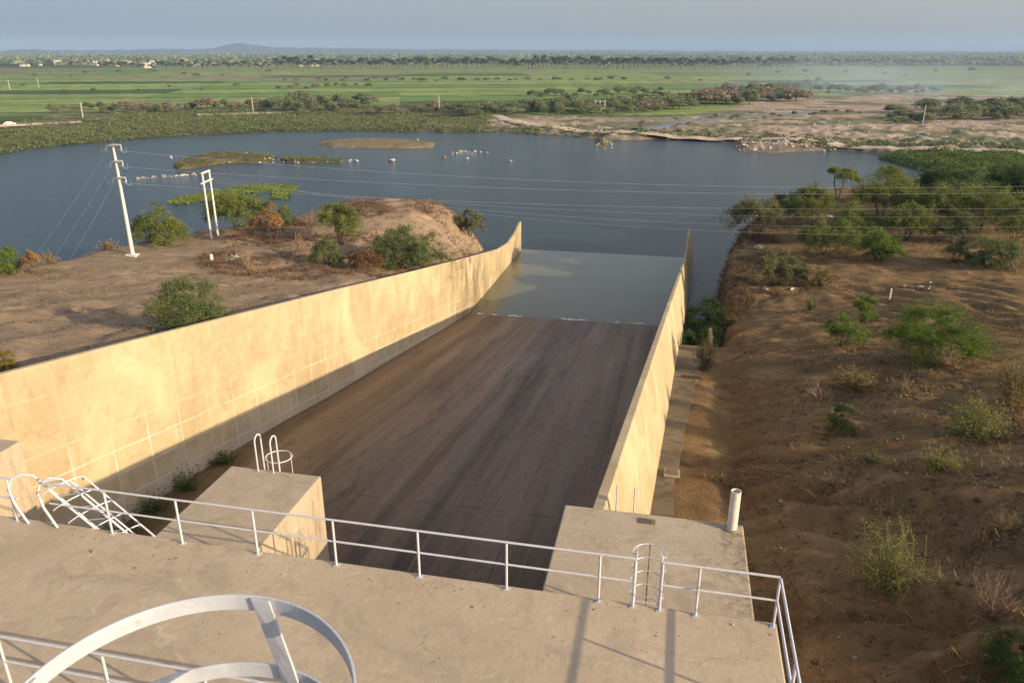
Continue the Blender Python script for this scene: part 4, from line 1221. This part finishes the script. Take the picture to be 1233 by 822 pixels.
# far woods that read as one mass
def clumps(name, label, n, place, w, h, leafm, seed, cat='woodland', per=26, lf=.8):
    g = np.random.default_rng(seed); C = []; S = []
    for i in range(n):
        p, s_ = place(g)
        q = g.normal(size=(per, 3)); q /= np.linalg.norm(q, axis=1)[:, None]; q[:, 2] = np.abs(q[:, 2])
        C.append(np.array(p) + q * np.array((w, w, h)) * s_ * g.uniform(.5, 1.1, (per, 1))); S.append(np.full(per, s_))
    C = np.concatenate(C); S = np.concatenate(S)
    V, Fc = leaves(C, w * lf * S, w * lf * .6 * S, g, .1, .3)
    o = link(name, mesh_np(name, V, Fc, GREENS[leafm], smooth=False))
    return tag(o, label, cat, kind='stuff')
def far_place(g):
    u = g.uniform(-80, 1320); v = 63.2 + g.uniform(.0, 1) * (9 if g.uniform() < .75 else 15)
    p = atz(u, v + 1.5, -30); return (p[0], p[1], -30.5), g.uniform(.7, 1.3) * (1 + np.hypot(p[0], p[1]) / 6000)
clumps('far_wood', 'hazy dark woods stretching to the horizon', 2200, far_place, 11, 5, 'far', 21)

# reeds and scrub along the far left shore
def shore_place(g):
    while True:
        u = g.uniform(-60, 590); vs0 = np.interp(u, [-60, 0, 90, 180, 280, 400, 560, 600], [196, 187, 175, 166, 160, 158, 159, 150])
        t = g.uniform(0, 1) ** 1.1
        v = vs0 - 1.2 - t * np.interp(u, [0, 250, 450, 580], [34, 27, 22, 12])
        p = atz(u, v, -30.2); z = gz(hF, p[0], p[1])
        if z > LAKE - .1 and fbm(p[0] / 16, p[1] / 10, 311) + .5 * (1 - t) * g.uniform(.2, 1) > .52: return (p[0], p[1], z - .1), g.uniform(.35, 1.6)
clumps('reed_bed', 'olive reeds and scrub along the far left shore', 4800, shore_place, 1.7, .95, 'reed', 22, 'reeds', 24, .27)
def inlet_place(g):
    while True:
        u = g.uniform(1062, 1300); v = g.uniform(184, 222)
        lo = np.interp(u, [1062, 1110, 1150, 1300], [190, 203, 214, 235])
        if v > lo: continue
        hi_ = np.interp(u, [1062, 1233, 1300], [186, 193, 196])
        if v < hi_: continue
        p = atz(u, v, -30.6); z = max(gz(hF, p[0], p[1]), gz(hR, p[0], p[1]))
        if z < LAKE - .3: z = LAKE - .2
        return (p[0], p[1], z - .1), g.uniform(.6, 1.3)
clumps('reed_bed', 'bright green reeds around the inlet at the right', 2200, inlet_place, 1.2, 1.3, 'reedbright', 23, 'reeds', 24, .42)
def sand_place(g):
    while True:
        u = g.uniform(560, 1233); v = np.interp(u, [560, 720, 860, 1000, 1233], [157, 163, 168, 178, 184]) - abs(g.normal()) * 3.5
        if u > 640 and g.uniform() > .5 and v < 160: continue
        p = atz(u, v, -30.4); z = gz(hF, p[0], p[1])
        if z > LAKE - .1: return (p[0], p[1], z - .1), g.uniform(.5, 1.2)
clumps('shore_grass', 'dry olive grass along the sandy shore and dirt road', 700, sand_place, 1.2, .8, 'reed', 24, 'grass', 14)

# ------------------------------------------------------------------ islets, floating weed, rocks
def islet(px, label, mat, zt, seed, name='islet'):
    P = [tuple(atz(u, v, LAKE)[:2]) for u, v in px]
    xs = [p[0] for p in P]; ys_ = [p[1] for p in P]
    gx = np.linspace(min(xs) - 4, max(xs) + 4, 90); gy = np.linspace(min(ys_) - 4, max(ys_) + 4, 50)
    Xg, Yg = np.meshgrid(gx, gy, indexing='ij')
    d = sdf(Xg, Yg, P) + 3.2 * (fbm(Xg / 4, Yg / 4, seed) - .5)
    Z = LAKE - .5 + (zt + .5) * ss(-2.5, 3, d) * (.7 + .6 * fbm(Xg / 3, Yg / 3, seed + 1))
    o = link(name, mesh_np(name, np.stack([Xg, Yg, Z], -1).reshape(-1, 3), grid_faces(*Xg.shape), mat))
    return tag(o, label, kind='structure'), P
m_isl = soil_mat('islet_ground', (.11, .10, .045), (.16, .135, .06), (.24, .19, .105), (.5, .45, .36))
I1 = [(207, 200), (222, 192), (245, 187), (275, 184), (300, 186), (325, 187), (332, 191), (315, 196), (290, 196), (262, 198), (235, 202), (215, 204)]
islet(I1, 'low grassy islet in the lake', m_isl, .9, 201)
I2 = [(380, 173), (405, 169), (450, 167), (490, 169), (524, 173), (520, 178), (480, 179), (440, 178), (400, 177)]
islet(I2, 'flat pale islet near the far shore', soil_mat('islet_sand', (.20, .17, .09), (.28, .22, .13), (.34, .27, .18), (.5, .45, .38)), .7, 205)
I3 = [(330, 191), (360, 190), (395, 191), (412, 193), (412, 196), (380, 196), (345, 195)]
islet(I3, 'stony spit joined to the grassy islet', m_isl, .55, 209)
def islet_place(g):
    c = [I1, I1, I2, I3][g.integers(4)]
    while True:
        u = g.uniform(205, 525); v = g.uniform(166, 205)
        if sdf(np.array([u]), np.array([v]), c)[0] > .5:
            p = atz(u, v, LAKE); return (p[0], p[1], LAKE + .35), g.uniform(.4, 1.0) * (.6 if c is I2 else 1)
clumps('islet_grass', 'olive grass growing on the islets', 1000, islet_place, 1.0, .7, 'reed', 25, 'grass', 16, .5)
W1 = [(203, 243), (225, 236), (250, 232), (280, 226), (310, 222), (345, 222), (360, 225), (350, 232), (345, 240), (325, 240), (330, 232), (300, 232), (270, 240), (235, 244), (212, 247)]
def weed_place(g):
    while True:
        u = g.uniform(200, 362); v = g.uniform(220, 248)
        if sdf(np.array([u]), np.array([v]), W1)[0] > .3 * g.uniform(0, 6):
            p = atz(u, v, LAKE); return (p[0], p[1], LAKE + .02), g.uniform(.5, 1.3)
clumps('water_weed', 'bright green floating weed mat on the lake', 1500, weed_place, .8, .10, 'weed', 26, 'water weed', 14)

def rock_mesh(seed, mat):
    g = np.random.default_rng(seed)
    import bmesh
    bm = bmesh.new(); bmesh.ops.create_icosphere(bm, subdivisions=2, radius=1)
    ax = g.normal(size=(6, 3)); ax /= np.linalg.norm(ax, axis=1)[:, None]
    for v_ in bm.verts:
        c_ = np.array(v_.co)
        for a in ax:
            e = c_ @ a
            if e > .62: c_ = c_ - a * (e - .62)
        v_.co = c_ * np.array((1.2, .9, .75)) * (1 + .06 * g.normal())
    me = bpy.data.meshes.new('rock'); bm.to_mesh(me); bm.free(); me.materials.append(mat); return me
RK = [rock_mesh(i, M['rock_white'] if i < 4 else M['rock']) for i in range(8)]
def rock(u, v, spx, k, label, group, h=None, z=None):
    if h is not None: p = hit(u, v, h); p[2] = gz(h, p[0], p[1])
    else: p = atz(u, v, LAKE); p[2] = LAKE if z is None else max(z, gz(hF, p[0], p[1]))
    s_ = spx / F * depth(p) * .40
    o = link('rock', RK[k]); o.location = (float(p[0]), float(p[1]), float(p[2] + s_ * .12)); o.scale = (s_, s_, s_ * rnd.uniform(.7, 1.1)); o.rotation_euler = (0, 0, rnd.uniform(0, 6.28))
    return tag(o, label, 'rock', group)
rock(472, 193.5, 10, 0, 'large white slab-like rock alone in the lake', 'white rocks in the lake')
rock(535, 189.5, 8, 5, 'brownish rock low in the lake left of the white rock cluster', 'white rocks in the lake')
for i in range(18): rock(rnd.uniform(545, 588), rnd.uniform(182, 186.5), rnd.uniform(2, 5), rnd.randrange(4), 'white rock in the scattered cluster in mid lake', 'white rocks in the lake')
rock(563, 191, 5, 1, 'white rock just in front of the mid-lake cluster', 'white rocks in the lake')
rock(615, 194, 4, 2, 'lone small white rock right of the mid-lake cluster', 'white rocks in the lake')
for i in range(42): rock(rnd.uniform(335, 412), rnd.uniform(191, 196), rnd.uniform(2, 5.5), rnd.randrange(8), 'pale rock on the stony spit by the grassy islet', 'rocks of the stony spit')
for i in range(9): rock(rnd.uniform(420, 432), rnd.uniform(192.5, 195.5), rnd.uniform(3, 6), rnd.randrange(4), 'white rock just off the end of the stony spit', 'rocks of the stony spit')
for i in range(52):
    t = rnd.uniform(0, 1); rock(165 + 72 * t, 214.5 - 4.5 * t + rnd.uniform(-1.5, 1.5), rnd.uniform(1.4, 3.4) + (1.5 if t > .6 else 0), rnd.randrange(5), 'pale rock in the line of stones in front of the grassy islet', 'line of stones in the lake')
for i in range(95): rock(rnd.uniform(885, 1005), 178 + rnd.uniform(-4, 4.5), rnd.uniform(3, 7), rnd.randrange(8), 'pale boulder on the rocky point of the sandy shore', 'boulders of the rocky point', z=LAKE)
for i in range(16): rock(rnd.uniform(718, 738), rnd.uniform(171, 180), rnd.uniform(2, 4.5), rnd.randrange(8), 'boulder on the little headland of the sandy shore', 'boulders of the headland', z=LAKE)
for i in range(60): rock(rnd.uniform(960, 1225), rnd.uniform(150, 176), rnd.uniform(2, 5), rnd.randrange(8), 'pale boulder on the dug-over ground beyond the dirt road', 'boulders beyond the dirt road', z=LAKE)
for i in range(24): rock(rnd.uniform(205, 330), rnd.uniform(186, 198), rnd.uniform(2, 5), rnd.randrange(4), 'pale stone among the grass of the islet', 'stones of the grassy islet', z=LAKE + .5)
for i in range(22): rock(rnd.uniform(395, 520), rnd.uniform(169, 178), rnd.uniform(1.5, 4), rnd.randrange(8), 'pale stone on the flat islet near the far shore', 'stones of the flat islet', z=LAKE + .4)
for i in range(16): rock(rnd.uniform(268, 288), rnd.uniform(307, 313), rnd.uniform(2.5, 5), rnd.randrange(4), 'white stone in the row on the bare left bank', 'row of white stones', h=hL)
for i in range(16): rock(rnd.uniform(960, 1015), rnd.uniform(258, 264), rnd.uniform(3, 7), rnd.randrange(8), 'boulder among the trees at the bank tip', 'boulders at the bank tip', h=hR)
for i in range(10): rock(rnd.uniform(1085, 1125), rnd.uniform(340, 350), rnd.uniform(2, 5), rnd.randrange(8), 'pale broken stone on the lit shelf', 'broken stones on the lit shelf', h=hR)
for (u, v, s_, k, lb) in [(921, 350, 10, 5, 'dark flat stone on the slope near the pale shrubs'), (953, 349, 8, 2, 'pale stone below the second pale shrub'), (1010, 336, 9, 5, 'grey stone on the shaded slope'),
                          (913, 299, 14, 6, 'flat dark slab near the cliff edge'), (1108, 347, 10, 3, 'large pale slab on the lit shelf'), (940, 604, 6, 7, 'dark stone above the vent pipe'), (977, 470, 5, 2, 'pale chip above the dark leafy bush')]:
    rock(u, v, s_, k, lb, 'loose stones on the hillside', h=hR)

# pebbles, chips and dead grass on both banks: nobody could count them
def scatter(name, label, n, place, mat, size, seed, cat):
    g = np.random.default_rng(seed); V = []; Fc = []
    base = np.array([(1, 0, 0), (0, 1, 0), (-1, 0, 0), (0, -1, 0), (0, 0, .8), (0, 0, -.4)], float)
    fb = np.array([(0, 1, 4), (1, 2, 4), (2, 3, 4), (3, 0, 4), (1, 0, 5), (2, 1, 5), (3, 2, 5), (0, 3, 5)])
    for i in range(n):
        x, y, z, s_ = place(g); a = g.uniform(0, 6.28); c_, s2 = math.cos(a), math.sin(a)
        q = base * g.uniform(.6, 1.4, (6, 3)) * size * s_
        V.append(np.stack([q[:, 0] * c_ - q[:, 1] * s2 + x, q[:, 0] * s2 + q[:, 1] * c_ + y, q[:, 2] + z], -1)); Fc.append(fb + 6 * i)
    tag(link(name, mesh_np(name, np.concatenate(V), np.concatenate(Fc), mat, False)), label, cat, kind='stuff')
def pts_on(h, n, g, xr, yr, keep):
    out = []
    while len(out) < n:
        x = g.uniform(*xr, 4000); y = g.uniform(*yr, 4000); z = h(x, y)
        ok = keep(x, y, z) & (fbm(x / 5, y / 5, 301) + g.uniform(-.2, .2, 4000) > .5)
        out += list(zip(x[ok], y[ok], z[ok]))
    return out[:n]
g_ = np.random.default_rng(31)
kr_ = lambda x, y, z: (z > -26) & (x > 2.2 + .075 * np.maximum(y - 16, 0)) & (x < .62 * y + 4)
prs = iter(pts_on(hR, 5200, g_, (1, 70), (8, 120), kr_) + pts_on(hR, 3000, g_, (1, 30), (8, 50), kr_))
scatter('pebbles', 'loose pebbles and chips on the brown hillside', 8000, lambda g: (*next(prs), g.uniform(.25, 1) ** 3 * 1.9), M['pebble'], .055, 32, 'pebbles')
pls = iter(pts_on(hL, 4200, g_, (-70, -26), (20, 112), lambda x, y, z: z > -25))
scatter('pebbles', 'loose pebbles on the bare left bank', 4000, lambda g: (*next(pls), g.uniform(.25, 1) ** 3 * 1.9), M['pebble'], .06, 33, 'pebbles')
def dry_grass(name, label, pts, leafm, size, seed, per=9):
    g = np.random.default_rng(seed); P = np.array(pts); n = len(P)
    B = np.repeat(P, per, 0) + np.concatenate([g.normal(size=(n * per, 2)) * size * .5, np.zeros((n * per, 1))], 1)
    d = g.normal(size=(n * per, 3)) * .6; d[:, 2] = g.uniform(.3, 1, n * per)
    T = B + d * size * g.uniform(.5, 1.3, (n * per, 1))
    s_ = g.normal(size=(n * per, 3)); s_[:, 2] = 0; s_ *= size * .06
    V = np.stack([B - s_, B + s_, T], 1).reshape(-1, 3)
    tag(link(name, mesh_np(name, V, np.arange(len(V)).reshape(-1, 3), GREENS[leafm], False)), label, 'grass', kind='stuff')
dry_grass('dry_grass', 'thin dead grass over the brown hillside', pts_on(hR, 3600, g_, (1, 70), (8, 115), kr_), 'straw', .28, 34)
dry_grass('leaf_litter', 'straw and dead twigs lying under the bushes on both banks', UNDER, 'straw', .30, 42, 7)
dry_grass('dead_litter', 'dark dead stalks over the brown hillside', pts_on(hR, 2600, g_, (1, 40), (8, 70), kr_), 'litter', .26, 35, 8)
M['clod'] = simple('soil_clod', (.15, .10, .06), .95, .1, .5, 1.2)
prc = iter(pts_on(hR, 5200, g_, (1, 34), (8, 60), kr_))
scatter('clods', 'dark clods of earth over the brown hillside', 2200, lambda g: (*next(prc), g.uniform(.3, 1) ** 3 * 2.2), M['clod'], .065, 38, 'clods')
dry_grass('dry_grass', 'thin dead grass over the bare left bank', pts_on(hL, 3000, g_, (-70, -26), (25, 112), lambda x, y, z: z > -27), 'straw', .26, 36)
dry_grass('dry_scrub', 'grey brown scrub along the cliff edge by the water', [p for p in pts_on(hR, 3000, g_, (3, 40), (61, 150), lambda x, y, z: (z > -30.5) & (z < -23.6)) if np.hypot(p[0], p[1]) < 160][:1500], 'litter', .55, 39, 10)
dry_grass('dry_scrub', 'rusty dry scrub over the flanks of the mound', pts_on(hL, 2200, g_, (-60, -26), (60, 114), lambda x, y, z: (z > -29) & ((x + 40) ** 2 / 250 + (y - 92) ** 2 / 700 < 1)), 'rust', .5, 37)

def grit_place(g):
    while True:
        x = g.uniform(-14, 2.25)
        y = 11.62 - abs(g.normal()) * .35 if g.uniform() < .6 else g.uniform(7.5, 11.6)
        if y > 7.5 and vnoise(x / .8, y / .8, 400) > .4: return (x, y, DZ + .004, g.uniform(.2, 1) ** 3 * 2.0)
scatter('grit', 'grit and small concrete chips on the deck', 320, grit_place, M['pebble'], .011, 41, 'grit')
# ------------------------------------------------------------------ poles and wires
def pole_at(u, v, h): p = hit(u, v, h); p[2] = gz(h, p[0], p[1]); return p
pt = pole_at(160, 308, hL); d = depth(pt)
HT = .5616 * -pt[2]
t = thing('power_pole', pt, 'tall white power pole with three crossarms on the bare left bank', 'pole')
X, Y, Z = pt
MB().tube([(X, Y, Z - .5), (X, Y, Z + HT)], [.24, .13], 12).build('mast', M['pole'], t, smooth=True)
MB().box(X - .75, X + .6, Y - .4, Y + .4, Z - .4, Z + .12).build('footing', M['pole'], t, bevel=.03)
ad = Vector((.955, -.25, 0)).normalized(); ends = []
for k, (f_, ln) in enumerate([(.985, 1.25), (.845, 1.05), (.70, 1.1)]):
    zc = Z + HT * f_
    b = MB(); b.tube([Vector((X, Y, zc + .1)) + ad * s_ * ln + Vector((0, 0, .14 * s_)) for s_ in (-1, -.5, 0, .5, 1)], [.06, .14, .19, .14, .06], 8)
    arm = b.build('crossarm', M['pole'], t, smooth=True)
    for s_ in (-1, 1):
        e = Vector((X, Y, zc + .1 + .14 * s_)) + ad * s_ * ln
        ib = MB()
        for q in range(4): ib.cyl(e.x, e.y, e.z - .18 - q * .11, e.z - .12 - q * .11, .085, 8)
        ib.cyl(e.x, e.y, e.z - .62, e.z, .02, 6)
        me_ = ib.build('insulator', M['white_steel'], arm, smooth=True)
        ends.append((k, s_, e + Vector((0, 0, -.62))))
    for s_ in (-1, 1):
        e = Vector((X, Y, zc)) + ad * s_ * (ln + .1)
        MB().tube([e + ad * s_ * (.5 * (1 - q * q)) + Vector((.0, -.6 * q, -.55 + .45 * q * q)) for q in (-1, -.6, -.2, .2, .6, 1)], .010, 5).build('jumper', M['wire'], t, smooth=True)
p1 = pole_at(254.5, 287, hL); p2 = pole_at(262.5, 284, hL)
HH = .36 * -p1[2]
t = thing('twin_pole', p1, 'pair of white poles joined by a crossbeam on the bank', 'pole')
zt = p1[2] + HH
for p in (p1, p2): MB().tube([(p[0], p[1], p[2] - .4), (p[0], p[1], zt)], [.15, .11], 10).build('mast', M['pole'], t, smooth=True)
dv_ = Vector((p2[0] - p1[0], p2[1] - p1[1], 0)); L_ = dv_.length; dv_.normalize()
def beam(t, e0, e1, z, hh, name):
    a = Vector((p1[0], p1[1], z)) + dv_ * e0; b_ = Vector((p1[0], p1[1], z)) + dv_ * e1
    MB().tube([a, b_], hh, 4).build(name, M['pole'], t)
beam(t, -.2, L_ + .2, zt + .08, .14, 'top_beam')
beam(t, -.7, L_ + .7, zt - 1.05, .13, 'crossarm')
tw_ends = []
for e in (-.6, L_ / 2, L_ + .6):
    q = Vector((p1[0], p1[1], zt - .75)) + dv_ * e; tw_ends.append(q)
    MB().tube([q - Vector((0, 0, .25)), q], [.07, .05], 8).build('insulator', M['dark'], t, smooth=True)
# wires running off to the right
def to_px(p):
    x = p[0] * CW + p[1] * SW; y = -p[0] * SW + p[1] * CW
    dd = y * CT - p[2] * ST; up = y * ST + p[2] * CT
    return CX + F * x / dd, CY - F * up / dd


def wire(a, v_end, dist, v_mid, label):
    """a hanging wire from the pole to a support off to the right; its sag is found from how low it hangs over the water"""
    b_ = Vector(ray(1560, v_end) * (dist / F)); a = Vector(a)
    def pts(sag): return [a.lerp(b_, q / 48) - Vector((0, 0, 4 * sag * (q / 48) * (1 - q / 48))) for q in range(49)]
    lo, hi_ = -2.0, 14.0
    for _ in range(30):
        mid = (lo + hi_) / 2; pp = [to_px(p) for p in pts(mid)]
        if np.interp(820, [q[0] for q in pp], [q[1] for q in pp]) < v_mid: lo = mid
        else: hi_ = mid
    tag(MB().tube(pts(max(.1, lo)), .0058, 5).build('overhead_wire', M['wire']), label, 'wire', 'power wires over the water')
rights = [e for e in ends if e[1] == 1]; lefts = [e for e in ends if e[1] == -1]
wire(rights[0][2], 213, 82, 223, 'highest overhead wire crossing from the tall pole to the right edge')
wire(rights[1][2], 222, 82, 232, 'second overhead wire from the tall pole')
wire(rights[2][2], 243, 80, 250, 'third overhead wire from the tall pole')
wire(tw_ends[0], 249, 78, 258, 'overhead wire strung from the left of the twin poles')
wire(tw_ends[1], 261, 77, 268, 'overhead wire strung from between the twin poles')
wire(tw_ends[2], 270, 76, 276, 'lowest overhead wire, strung from the right of the twin poles')
for k, (e, u) in enumerate(zip(lefts, (-150, -130, -110))):
    r = ray(u, 520 + 25 * k); b_ = Vector(r * (70 / F)); a = e[2]
    pts = [a.lerp(b_, q / 24) - Vector((0, 0, 4 * 1.5 * (q / 24) * (1 - q / 24))) for q in range(25)]
    tag(MB().tube(pts, .003, 4).build('overhead_wire', M['wire']), ['wire falling left from the top arm of the tall pole', 'wire falling left from the middle arm of the tall pole', 'wire falling left from the lowest arm of the tall pole'][k], 'wire', 'power wires over the water')

def stake(u, v, hpx, r, label, h, name='marker_post', cat='post', mat='pole'):
    p = hit(u, v, h) if h is not hF else atz(u, v, -29.2)
    p[2] = gz(h, p[0], p[1]); hh = hpx / F * depth(p)
    b = MB().tube([(p[0], p[1], p[2] - .2), (p[0], p[1], p[2] + hh)], [r, r * .8], 8)
    return tag(b.build(name, M[mat], smooth=True), label, cat)
stake(255, 314, 8, .22, 'squat white marker post on the bare left bank', hL)
stake(1071, 360, 13, .10, 'white marker post on the shaded slope near the lit shelf', hR)
for (u, v, hp_, lb) in [(100, 141, 17, 'thin pale utility pole on the plain at the far left'), (305, 135, 17, 'thin pale utility pole beside the far scrub belt'), (529, 136, 20, 'thin grey utility pole left of the dirt track'),
                        (1111, 149, 22, 'leaning grey pole in front of the dense grove'), (12, 108, 12, 'faint pole in the fields at the left edge'), (47, 106, 12, 'faint pole in the fields, second from the left edge')]:
    stake(u, v, hp_, .16, lb, hF, 'utility_pole', 'pole')
pq = atz(722, 136, -29.2); t = thing('triple_pole', (pq[0], pq[1], gz(hF, pq[0], pq[1])), 'group of three grey poles joined by a beam before the far scrub', 'pole')
hh = 14 / F * depth(pq)
for k in range(3): MB().cyl(pq[0] + (k - 1) * 2.4, pq[1], t.location.z - .3, t.location.z + hh, .16, 8).build('mast', M['pole'], t)
MB().box(pq[0] - 2.8, pq[0] + 2.8, pq[1] - .37, pq[1] - .17, t.location.z + hh - .6, t.location.z + hh - .35).build('beam', M['pole'], t)
for i, (u, v) in enumerate([(632, 150), (677, 151.5), (724, 157), (756, 158.5)]):
    stake(u, v, 3, .3, 'small white marker block beside the dirt track', hF)['group'] = 'white markers beside the dirt track'

# ------------------------------------------------------------------ dirt road and river
def ribbon(name, px, w, mat, label, dz=.25, z0=-30):
    P = [np.array(atz(u, v, z0)[:2]) for u, v in px]
    Q = []
    for i in range(len(P) - 1):
        for q in np.linspace(0, 1, 24, endpoint=False): Q.append(P[i] + (P[i + 1] - P[i]) * q)
    Q.append(P[-1]); Q = np.array(Q)
    for _ in range(3): Q[1:-1] = (Q[:-2] + Q[1:-1] * 2 + Q[2:]) / 4
    for _ in range(20): Q[1:-1] = (Q[:-2] + Q[2:]) / 2
    T = np.gradient(Q, axis=0); T /= np.linalg.norm(T, axis=1)[:, None]; Nn = np.stack([-T[:, 1], T[:, 0]], 1)
    V = []; 
    offs = np.linspace(-.5, .5, 5)
    zc = np.maximum(np.maximum.reduce([hF(Q[:, 0] + Nn[:, 0] * o_ * w, Q[:, 1] + Nn[:, 1] * o_ * w) for o_ in offs]), LAKE + .3)
    for _ in range(6): zc[1:-1] = np.maximum(zc[1:-1], (zc[:-2] + zc[2:]) / 2)
    for o_ in offs:
        ww = w * (1 + .25 * (vnoise(np.arange(len(Q)) / 5, np.full(len(Q), o_), 3) - .5))
        XY = Q + Nn * (o_ * ww)[:, None]
        V.append(np.concatenate([XY, (zc + dz)[:, None]], 1))
    e0 = V[0].copy(); e0[:, 2] -= .5; e0[:, :2] -= Nn * .9; e1 = V[-1].copy(); e1[:, 2] -= .5; e1[:, :2] += Nn * .9
    V = np.stack([e0] + V + [e1], 0)
    o = link(name, mesh_np(name, V.reshape(-1, 3), grid_faces(V.shape[0], V.shape[1]), mat))
    return tag(o, label, kind='structure')
ribbon('dirt_road', [(592, 139), (612, 148), (650, 154), (720, 159), (800, 163), (870, 166), (950, 170), (1040, 177), (1120, 182), (1250, 189)], 5.5, M['sandroad'], 'pale dirt road along the sandy shore', .05)
ribbon('path', [(-30, 155), (30, 152), (98, 148.5)], 5, M['sandroad'], 'pale sandy track on the far shore at the left', .35)
ribbon('path', [(238, 140), (290, 139), (338, 137.5)], 4, M['sandroad'], 'pale sandy strip behind the reeds', .35)
rv = water_mat('river_water', (.13, .135, .13), .35, 2, .2, None, .3)
ribbon('river', [(770, 158), (815, 151), (860, 146), (905, 142), (950, 140), (985, 136)], 6, rv, 'shallow river crossing the sandy bed', .03, -30)

# ------------------------------------------------------------------ far village and car
def house(u, v, wpx, hpx, roofk, label):
    p = atz(u, v, -29); d = depth(p); wv, hv = wpx / F * d, hpx / F * d; dp = wv * .7
    t = thing('house', (p[0], p[1], -30.5), label, 'house', 'far village houses', YAW)
    b = MB().box(-wv / 2, wv / 2, -dp / 2, dp / 2, -1, hv + 1); b.build('wall', M['house'], t, raw=True)
    r_ = MB(); z0 = hv + 1.003; w2 = wv / 2 * 1.06; d2 = dp / 2 * 1.06; rh = hv * roofk
    r_.add([(-w2, -d2, z0), (w2, -d2, z0), (w2, d2, z0), (-w2, d2, z0), (-w2 * .9, 0, z0 + rh), (w2 * .9, 0, z0 + rh)], [(0, 1, 5, 4), (2, 3, 4, 5), (1, 2, 5), (3, 0, 4), (3, 2, 1, 0)])
    r_.build('roof', M['roof'] if roofk < .5 else M['house'], t, raw=True)
VL = 'small pale house in the hazy village at the foot of the hills'
house(71, 78, 9, 3, .8, 'pale hall with a peaked white roof in the far village')
house(178, 82, 7, 6, .15, 'tall tan building in the far village')
for i in range(34):
    u = rnd.choice([rnd.uniform(0, 130), rnd.uniform(130, 420)]); house(u, rnd.uniform(73.5, 80.5), rnd.uniform(2.5, 5), rnd.uniform(1.2, 2.4), rnd.choice([.15, .35]), VL)
p = atz(12, 151, -29.4); p[2] = gz(hF, p[0], p[1])
t = thing('parked_car', p, 'small white car parked by the far shore at the left edge', 'car', None, .5)
b = MB(); b.box(-2.2, 2.2, -.85, .85, .3, .95); b.build('body', M['car'], t, .08, raw=True)
b = MB(); b.add([(-1.5, -.8, .953), (1.3, -.8, .953), (1.3, .8, .953), (-1.5, .8, .953), (-1.2, -.65, 1.5), (.6, -.65, 1.5), (.6, .65, 1.5), (-1.2, .65, 1.5)], [(0, 3, 2, 1), (4, 5, 6, 7), (0, 1, 5, 4), (1, 2, 6, 5), (2, 3, 7, 6), (3, 0, 4, 7)])
b.build('cabin', M['car'], t, raw=True)
for x in (-1.35, 1.35):
    for y_ in (-.86, .86): MB().tube([(x, y_ - .1, .32), (x, y_ + .1, .32)], .32, 12).build('wheel', M['dark'], t, raw=True)

# ------------------------------------------------------------------ smoke and haze
def volume(name, mat, x0, x1, y0, y1, z0, z1, label, cat):
    o = MB().box(x0, x1, y0, y1, z0, z1).build(name, mat)
    return tag(o, label, cat, kind='stuff')
m, nt = newmat('smoke')
tc = nt.nodes.new('ShaderNodeTexCoord')
gr = nt.nodes.new('ShaderNodeTexGradient'); gr.gradient_type = 'SPHERICAL'
mp = nt.nodes.new('ShaderNodeMapping'); mp.inputs['Location'].default_value = (-1, -1, -1); mp.inputs['Scale'].default_value = (2, 2, 2)
nt.links.new(tc.outputs['Generated'], mp.inputs[0]); nt.links.new(mp.outputs[0], gr.inputs[0])
dn = math_(nt, 'MULTIPLY', ramp(nt, gr.outputs['Fac'], [(0, 0.0), (.25, .15), (.8, 1.0)]), ramp(nt, noise(nt, coords(nt, (1, 1, 3)), .016, 4, .65, 1.2), [(.38, .05), (.66, 1.0)]))
pv = nt.nodes.new('ShaderNodeVolumePrincipled'); pv.inputs['Color'].default_value = (.58, .72, .92, 1)
nt.links.new(math_(nt, 'MULTIPLY', dn, .0048), pv.inputs['Density'])
oo = nt.nodes.new('ShaderNodeOutputMaterial'); nt.links.new(pv.outputs[0], oo.inputs['Volume'])
import bmesh
bm = bmesh.new(); bmesh.ops.create_icosphere(bm, subdivisions=3, radius=1)
me = bpy.data.meshes.new('smoke'); bm.to_mesh(me); bm.free(); me.materials.append(m)
pc = atz(1085, 112, -29); o = link('smoke', me); o.location = (float(pc[0]), float(pc[1]), -20.0); o.scale = (210, 200, 25); o.rotation_euler = (0, 0, .4)
tag(o, 'thin pale blue smoke drifting over the fields behind the grove at the right', 'smoke', kind='stuff')
HAZE = True
if HAZE:
    m, nt = newmat('air')
    pv = nt.nodes.new('ShaderNodeVolumePrincipled'); pv.inputs['Color'].default_value = (.44, .62, .90, 1); pv.inputs['Density'].default_value = .000095; pv.inputs['Anisotropy'].default_value = .0
    oo = nt.nodes.new('ShaderNodeOutputMaterial'); nt.links.new(pv.outputs[0], oo.inputs['Volume'])
    volume('haze', m, -16500, 16500, -300, 16500, -38, 175, 'pale blue haze over the plain', 'haze')
